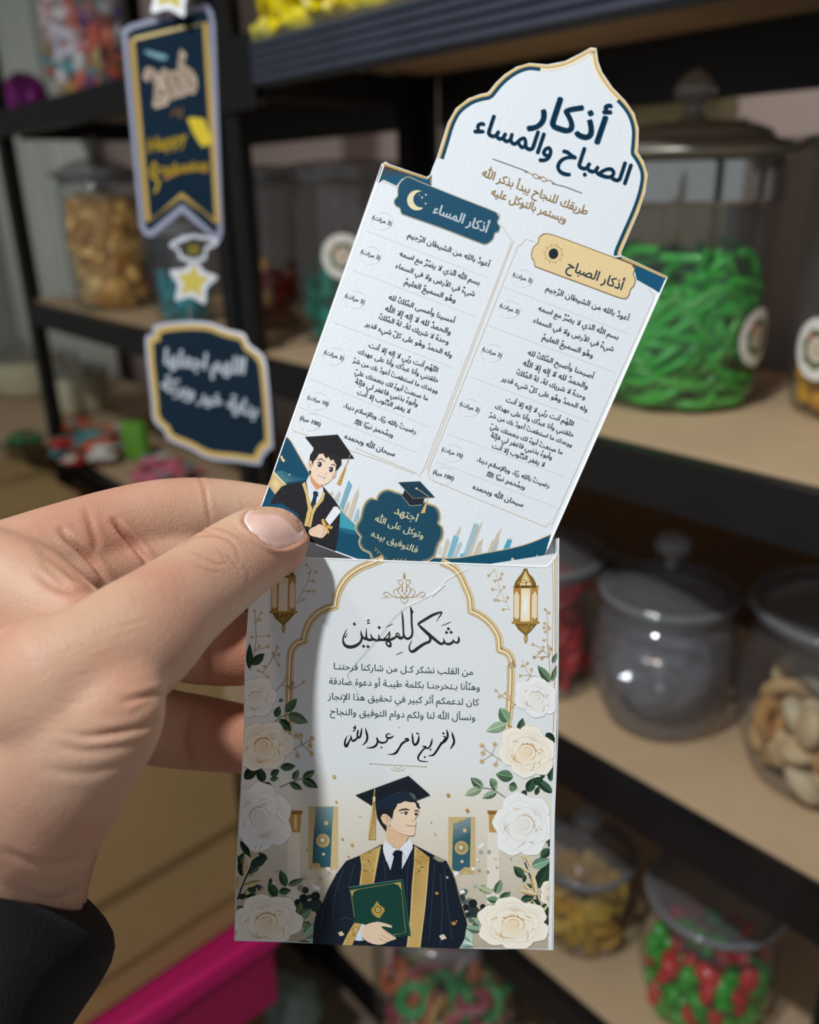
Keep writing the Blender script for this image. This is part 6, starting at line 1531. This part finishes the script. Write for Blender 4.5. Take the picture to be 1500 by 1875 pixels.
cx, cy, _ = away(on_z(1272, 1915, 0.47), 0.060)
t, r_ = jar('round glass jar of red and green beans at bottom right, thick lid edge', cx, cy, bz, 0.078, 0.160, 'barrel'); knob_lid(t, r_ * 1.06, 0.160, 'glass')
mbn = [mat('red_bean', (214, 44, 40), 0.3, coat=0.3), mat('green_bean', (50, 170, 34), 0.3, coat=0.3)]
for m_, c_ in zip(mbn, ['red', 'green']): CW[m_.name] = c_
bn = [ico('bean', 0.0165, 0.0120, 0.0075, m, 2) for m in mbn]
for p in pack(cx, cy, bz + 0.004, 0.071, 0.135, 0.0110, 200, rr, 30, dmin=1.55): sub_inst(rr.choice(bn), 'sugar_bean', p, (rr.uniform(-1.2, 1.2), rr.uniform(-1.2, 1.2), rr.uniform(0, 6)), 1.0, '% sugar bean in the bottom right jar', 'sweet', 'red and green sugar beans')

# ---- lowest shelf: gummy rings, and a plain jar
cx, cy, _ = away(on_z(822, 2015, 0.11), 0.09)
t, r_ = jar('wide glass jar of peach, pink and green gummy rings on the lowest shelf', cx, cy, 0.11 + ZT, 0.115, 0.31, 'tall'); knob_lid(t, 0.112, 0.31, 'low')
mrg = [mat('gummy', c, 0.4, sss=0.2) for c in ((216, 120, 84), (60, 170, 90), (190, 90, 110), (206, 170, 96), (226, 214, 200))]
for m_, c_ in zip(mrg, ['peach', 'green', 'pink', 'yellow', 'white']): CW[m_.name] = c_
rgm = [torus('g', 0.020, 0.0085, mrg[a], col2=mrg[b]) for a, b in ((0, 4), (1, 4), (2, 4), (3, 0), (1, 2))]
for p in pack(cx, cy, 0.115 + ZT, 0.108, 0.25, 0.020, 170, rr, dmin=1.5): sub_inst(rr.choice(rgm), 'gummy_ring', p, (rr.uniform(-1.5, 1.5), rr.uniform(-1.5, 1.5), rr.uniform(0, 6)), 1.0, '% sugared gummy ring in the wide jar', 'sweet', 'sugared gummy rings')
cx, cy, _ = away(on_z(1085, 1960, 0.11), 0.08)
t, r_ = jar('wide empty dusty glass jar right of the gummy ring jar', cx, cy, 0.11 + ZT, 0.095, 0.20, 'tall', glass='glass_d'); knob_lid(t, 0.093, 0.20, 'low')

# ---- top shelf, left bay: jar of mixed bright sweets, purple glitter ball, dark red packs
tz = 1.57 + ZT
P0 = on_y(150, 60, 0.735); cx, cy = P0[0], P0[1]
t, r_ = jar('glass jar of mixed bright wrapped sweets on the top left shelf', cx, cy, tz, 0.088, 0.26, 'tall'); knob_lid(t, 0.088, 0.26, 'low')
mm = [mat('bright_wrap', c, 0.35) for c in ((226, 96, 70), (120, 60, 160), (236, 232, 232), (236, 200, 40), (30, 160, 170), (206, 150, 150), (230, 226, 236), (90, 40, 130), (240, 130, 100), (200, 170, 110))]
for m_, c_ in zip(mm, ['coral', 'purple', 'white', 'yellow', 'turquoise', 'pale pink', 'lilac white', 'dark purple', 'salmon', 'tan']): CW[m_.name] = c_
mmm = [wrapped('m', m, 1.5, 80 + i, pillow=i % 2 == 1) for i, m in enumerate(mm)]
for p in pack(cx, cy, tz + 0.004, 0.081, 0.235, 0.016, 170, rr, 40, dmin=1.45): sub_inst(rr.choice(mmm), 'wrapped_sweet', p, (rr.uniform(0, 6), rr.uniform(0, 6), rr.uniform(0, 6)), 1.0, '% wrapped sweet in the top left jar', 'sweet', 'mixed bright sweets')
JC = None
P0 = on_y(20, 130, 0.73); me = ico('glitter_ball', 0.052, 0.052, 0.052, mat('purple_glitter', (140, 40, 130), 0.25, metal=0.5, bump=1.0, bscale=300), 3, 0.06, 9); sub_inst(me, 'glitter_ball', (P0[0] - 0.02, P0[1] + 0.03, tz + 0.052), (0, 0, 0), 1.0, 'round purple glitter ball at the far left of the top shelf', 'ball', None)
o = bpy.data.objects['glitter_ball'];
if 'group' in o: del o['group']
mdk = [mat('dark_red_pack', c, 0.4) for c in ((110, 26, 30), (60, 20, 24))]
for i, (px, w_) in enumerate(((260, 0.03), (296, 0.034), (338, 0.03), (372, 0.034), (402, 0.03))):
    P0 = on_y(px, 40, 0.76); bm = bmesh.new(); add_box(bm, (0, 0, 0.05), (w_ * 1.5, 0.02, 0.10), 0.004); me = bm_mesh('pack', bm); me.materials.append(mdk[i % 2]); sub_inst(me, 'sweet_pack', (P0[0], P0[1], tz), (0.0, 0, 0.3), 1.0, 'dark red sweet pack standing behind the hanging tags on the top shelf', 'pack', 'dark red packs on the top shelf')
JC = None
# ---- top shelf, right bay: yellow wrapped sweets in a low tray
t = thing('sweet_tray', 'clear low tray of yellow wrapped sweets on the top right shelf', 'tray', (-0.80, 0.722, tz)); bm = bmesh.new()
for c, s_ in (((0, 0, 0.0015), (0.50, 0.19, 0.003)), ((0, -0.095, 0.006), (0.50, 0.002, 0.012)), ((0, 0.095, 0.02), (0.50, 0.002, 0.04)), ((-0.25, 0, 0.006), (0.002, 0.19, 0.012)), ((0.25, 0, 0.006), (0.002, 0.19, 0.012))): add_box(bm, c, s_)
link('tray_body', bm_mesh('tray', bm), M['glass'], t)
myw = [mat('yellow_wrap', c, 0.3) for c in ((232, 214, 24), (214, 190, 10), (240, 226, 90), (90, 80, 20))]; yw = [wrapped('y', m, 1.9, 100 + i) for i, m in enumerate(myw[:3])] + [wrapped('y', myw[0], 1.9, 120, True)]
k = 0
for zz in (0.020, 0.047, 0.072):
    for i in range(13):
        for j in range(4):
            p = (-0.80 - 0.228 + i * 0.037 + rr.uniform(-0.005, 0.005), 0.722 - 0.066 + j * 0.043 + rr.uniform(-0.004, 0.004), tz + zz + rr.uniform(-0.002, 0.002)); sub_inst(rr.choice(yw), 'yellow_sweet', p, (rr.uniform(-3, 3), rr.uniform(-0.18, 0.18), rr.uniform(0, 6)), 0.9, 'yellow wrapped sweet in the tray on the top right shelf', 'sweet', 'yellow wrapped sweets')

JC = None
# ---- lower left: cream pots, lids and small packs on the 0.83 shelf of the left bay
for (px, py), R_, H_, lab in (((-2.72, 0.78), 0.115, 0.11, 'large cream bowl with glass lid at the far left edge'), ((-2.36, 0.80), 0.078, 0.105, 'smaller cream pot with grey glass lid behind the left rack post')):
    t = thing('lidded_pot', lab, 'pot', (px, py, 0.8425))
    lathe_obj('body', [(0, 0.003), (R_ * 0.7, 0.003), (R_ * 0.9, 0.01), (R_, H_ * 0.5), (R_, H_ * 0.95), (R_ * 1.03, H_)], mat('cream_ceramic', (196, 190, 160), 0.4), t)
    l = lathe_obj('lid', [(R_ * 1.06, H_), (R_ * 1.08, H_ + 0.006), (R_ * 0.9, H_ + 0.016), (R_ * 0.4, H_ + 0.030), (0.006, H_ + 0.034), (0, H_ + 0.034)], M['glass_d'], t); lathe_obj('knob', [(0.006, H_ + 0.032), (0.005, H_ + 0.04), (0.012, H_ + 0.046), (0.011, H_ + 0.056), (0, H_ + 0.06)], M['rim'], l, 20)
mk = [mat('small_pack', c, 0.45) for c in ((206, 84, 40), (80, 160, 160), (220, 216, 206), (170, 40, 36), (50, 110, 60), (210, 110, 130), (110, 170, 60))]
for m_, c_ in zip(mk, ['orange', 'teal', 'white', 'red', 'dark green', 'pink', 'light green']): CW[m_.name] = c_
pk_ = [wrapped('k', m, 2.0, 130 + i, True) for i, m in enumerate(mk)]
LBL = {'a': ('% sweet pack in the heap by the left post', 'small packs heaped by the left post'), 'b': ('% sweet pack below the hanging plaque', 'pink and teal packs under the plaque')}
for i in range(46):
    px = rr.uniform(108, 218); py = rr.uniform(790, 842); c = on_z(px, py, 0.85); sub_inst(pk_[rr.choice([0, 0, 1, 1, 2, 3])], 'sweet_pack', (c[0], c[1], lz + 0.012 + 0.014 * (i % 3)), (rr.uniform(-0.2, 0.2), rr.uniform(-0.15, 0.15), rr.uniform(0, 6)), 1.0, LBL['a'][0], 'pack', LBL['a'][1])
for i in range(26):
    px = rr.uniform(255, 345); py = rr.uniform(850, 905); c = on_z(px, py, 0.85); sub_inst(pk_[rr.choice([5, 5, 1, 2])], 'sweet_pack', (c[0], c[1], lz + 0.012 + 0.014 * (i % 3)), (rr.uniform(-0.2, 0.2), rr.uniform(-0.15, 0.15), rr.uniform(0, 6)), 1.0, LBL['b'][0], 'pack', LBL['b'][1])
c = on_z(40, 800, 0.86)
for i in range(10): sub_inst(pk_[rr.choice([3, 4, 4])], 'sweet_pack', (c[0] + rr.uniform(-0.05, 0.05), c[1] + rr.uniform(-0.03, 0.03), lz + 0.012 + 0.014 * (i % 2)), (rr.uniform(-0.2, 0.2), rr.uniform(-0.15, 0.15), rr.uniform(0, 6)), 1.0, '% sweet pack at the far left of the lower shelf', 'pack', 'red and green packs far left')
c = away(on_z(255, 850, 0.83), 0.03); bm = bmesh.new(); add_box(bm, (0, 0, 0.045), (0.06, 0.03, 0.09), 0.006); me = bm_mesh('gp', bm); me.materials.append(mk[6]); o = sub_inst(me, 'standing_pack', (c[0], c[1], lz), (0, 0, 0.4), 1.0, 'light green pack standing alone left of the hanging plaque', 'pack', None)
for nm, lab, x, y, r_, c_ in (('plastic_bag', 'crumpled pale mint bag on the floor below the pocket', -0.955, 0.50, 0.060, (150, 170, 158)), ('cloth_bag', 'small navy cloth bag on the floor beside the pink box', -1.10, 0.475, 0.055, (24, 34, 74)), ('paper_bag', 'beige paper bag on the floor behind the navy bag', -1.19, 0.53, 0.05, (190, 168, 136))):
    bm = bmesh.new(); bmesh.ops.create_icosphere(bm, subdivisions=4, radius=1.0)
    for v in bm.verts:
        d = mnoise.noise(v.co * 1.7 + Vector((x, 3, 1))) * 0.3 + abs(mnoise.noise(v.co * 4)) * 0.25; v.co = Vector((v.co.x * r_, v.co.y * r_, v.co.z * r_ * 1.25)) * (1 + d * 0.6)
    z0 = min(v.co.z for v in bm.verts); o = link(nm, bm_mesh(nm, bm), mat(nm, c_, 0.4), None, True); o.location = (x, y, -z0); tag(o, lab, 'bag')
for o in list(bpy.data.objects):
    if o.get('group', 1) is None: del o['group']

# ================================================================== THE HANGING GRADUATION TAGS
hd = thing('hanging_decoration', 'hanging string of navy graduation tags with gold borders and a star, left of the card', 'decoration', (0, 0, 0))
PT = Plane(at(330, 300, 0.66), (0.30, 0.05, 0.95)); PT2 = Plane(at(355, 500, 0.655), (0.25, 0.0, 0.96)); PT3 = Plane(at(385, 720, 0.62), (-0.1, 0.15, 0.98)); PT0 = Plane(at(305, 10, 0.655), (0.1, 0.0, 0.98))
M['ink_m'] = mat('ink_matte', (255, 255, 255), 0.8, spec=0.05, attr=True)
M['laminate'] = mat('laminate_edge', (150, 154, 176), 0.25, coat=0.4); M['navy'] = mat('navy_card', (24, 40, 56), 0.4, coat=0.3)
T0 = crop(0, 0, 3); T2 = crop(0, 450, 2.5)
pen = T0((668, 175), (690, 145), (730, 128), (1100, 28), (1140, 26), (1165, 60), (1180, 120), (1224, 1270), (1212, 1318), (1190, 1322), (1000, 1166), (835, 1302), (795, 1294), (768, 1250))
p_ = panel('pennant_tag', PT, pen, -0.0008, 0.0, M['laminate'], hd); p_['label'] = 'navy swallow-tailed pennant with gold border'
A = Art(PT, 0.0001); A.STEP = 0.00005
A.poly(T0((698, 185), (735, 160), (1105, 62), (1140, 66), (1152, 120), (1196, 1250), (1190, 1290), (1170, 1275), (1000, 1118), (830, 1262), (808, 1262), (790, 1220)), (22, 40, 56)); A.z = 1
A.ribbon(T0((725, 222), (1128, 128), (1196, 1230), (998, 1072), (812, 1218)), 9.5, (190, 160, 92), closed=True); A.z = 2
A.ribbon(T0((735, 214), (1020, 148)), 6, (216, 196, 140)); A.z = 3
for cx, cy, s_ in ((283, 140, 1),): A.poly(T0((788, 282), (812, 278), (918, 305), (915, 330), (880, 328), (820, 305)), (120, 160, 176))
A.text('2', (280, 196), 310, -18, (206, 186, 166), 0.06, 1.7, raw=True); A.text('0', (303, 184), 329, -18, (206, 186, 166), 0.06, 1.6, raw=True); A.text('2', (322, 178), 344, -18, (206, 186, 166), 0.05, 1.5, raw=True); A.text('6', (338, 172), 366, -18, (206, 186, 166), 0.06, 2.0, raw=True)
A.poly(T0((1028, 652), (1060, 645), (1122, 655), (1168, 785), (1140, 800), (1108, 806), (1060, 730)), (214, 190, 60))
A.text('Happy', (272, 280), 346, -14, (206, 176, 50), 0.03, 1.25, raw=True, slant=0.3); A.text('Graduation', (274, 322), 382, -6, (206, 176, 50), 0.03, 1.15, raw=True, slant=0.3)
A.ribbon(T0((900, 985), (960, 955), (1040, 930), (1140, 940)), 5, (180, 130, 60), sm=4); A.ribbon(T0((850, 1060), (870, 1000), (830, 960), (850, 890)), 4, (206, 176, 50), sm=4)
A.ribbon(T0((940, 640), (970, 600), (990, 650), (1000, 590)), 2, (150, 110, 60), sm=3)
A.build('pennant_print', M['ink_m'], p_)


def star_pts(cx, cy, R, r, rot, n=5):
    return [(cx + (R if i % 2 == 0 else r) * math.sin(rot + i * math.pi / n), cy - (R if i % 2 == 0 else r) * math.cos(rot + i * math.pi / n)) for i in range(2 * n)]


def grow(pts, k):
    c = np.mean(np.array(pts), 0); return [tuple(c + (np.array(p) - c) * k) for p in pts]


def star_tag(pl, cx, cy, R, cap, lab):
    so = smooth_curve(star_pts(cx, cy, R * 1.42, R * 0.86, 0.12), 3, True)
    body = panel('star_tag', pl, [tuple(p) for p in so], -0.0008, 0.0, mat('white_laminate', (214, 218, 226), 0.35, coat=0.3), hd); body['label'] = lab
    A = Art(pl, 0.0001); A.STEP = 0.00005
    A.poly(smooth_curve(star_pts(cx, cy, R, R * 0.5, 0.12), 2, True), (206, 188, 92))
    A.build('star_print', M['ink_m'], body); return body


st = star_tag(PT2, 353, 516, 33, True, 'yellow star with white border under a small graduation cap')
cp = T0((930, 1355), (935, 1335), (1000, 1300), (1060, 1288), (1170, 1305), (1205, 1325), (1190, 1350), (1140, 1372), (1130, 1430), (1060, 1450), (985, 1425), (975, 1380))
c_ = panel('star_cap', PT2, cp, -0.0003, 0.0009, mat('white_laminate', (204, 208, 220), 0.35), st); A = Art(PT2, 0.0011); A.STEP = 0.00005
A.poly(T0((955, 1350), (1060, 1308), (1175, 1328), (1125, 1356), (1115, 1410), (1060, 1425), (1000, 1405), (990, 1372)), (60, 62, 52)); A.z = 1; A.poly(T0((1030, 1350), (1090, 1345), (1098, 1400), (1035, 1405)), (124, 112, 50))
A.build('star_cap_print', M['ink_m'], st)
s0 = star_tag(PT0, 312, -14, 36, False, 'white-edged gold star at the very top, cut by the frame')
pq_ = T2((700, 405), (708, 362), (840, 345), (950, 350), (1010, 372), (1060, 388), (1118, 404), (1140, 450), (1205, 505), (1226, 600), (1250, 905), (1236, 930), (1200, 975), (1188, 1004), (1090, 992), (960, 978), (870, 932), (770, 890), (750, 850), (700, 800), (690, 700), (664, 432))
pq_ = [tuple(p) for p in smooth_curve(pq_, 3, True)]
pl_ = panel('plaque_tag', PT3, pq_, -0.0008, 0.0, M['laminate'], hd); pl_['label'] = 'navy scalloped plaque with gold border and white Arabic words'
A = Art(PT3, 0.0001); A.STEP = 0.00005
A.poly(grow(pq_, 0.955), (188, 160, 96)); A.z = 1; A.poly(grow(pq_, 0.875), (20, 36, 50)); A.z = 2
A.text(shape('اللهم اجعلها'), (299, 667), 448, 7.0, (196, 204, 214), 0.045, 1.25, raw=True); A.text(shape('بداية خير وبركة'), (293, 712), 470, 16.5, (196, 204, 214), 0.045, 1.15, raw=True)
A.build('plaque_print', M['ink_m'], pl_)
mth = mat('clear_thread', (120, 120, 126), 0.3)
for a_, b_ in ((at(330, 425, 0.657), at(345, 445, 0.655)), (at(345, 560, 0.652), at(350, 592, 0.64)), (at(312, 20, 0.655), at(312, 38, 0.658)), (at(310, -40, 0.655), at(310, -40, 0.655) + np.array([0, 0, 0.45]))):
    link('thread', tube_me('thread', [tuple(a_), tuple((a_ + b_) / 2), tuple(b_)], 0.0006, mth, 6), None, hd)
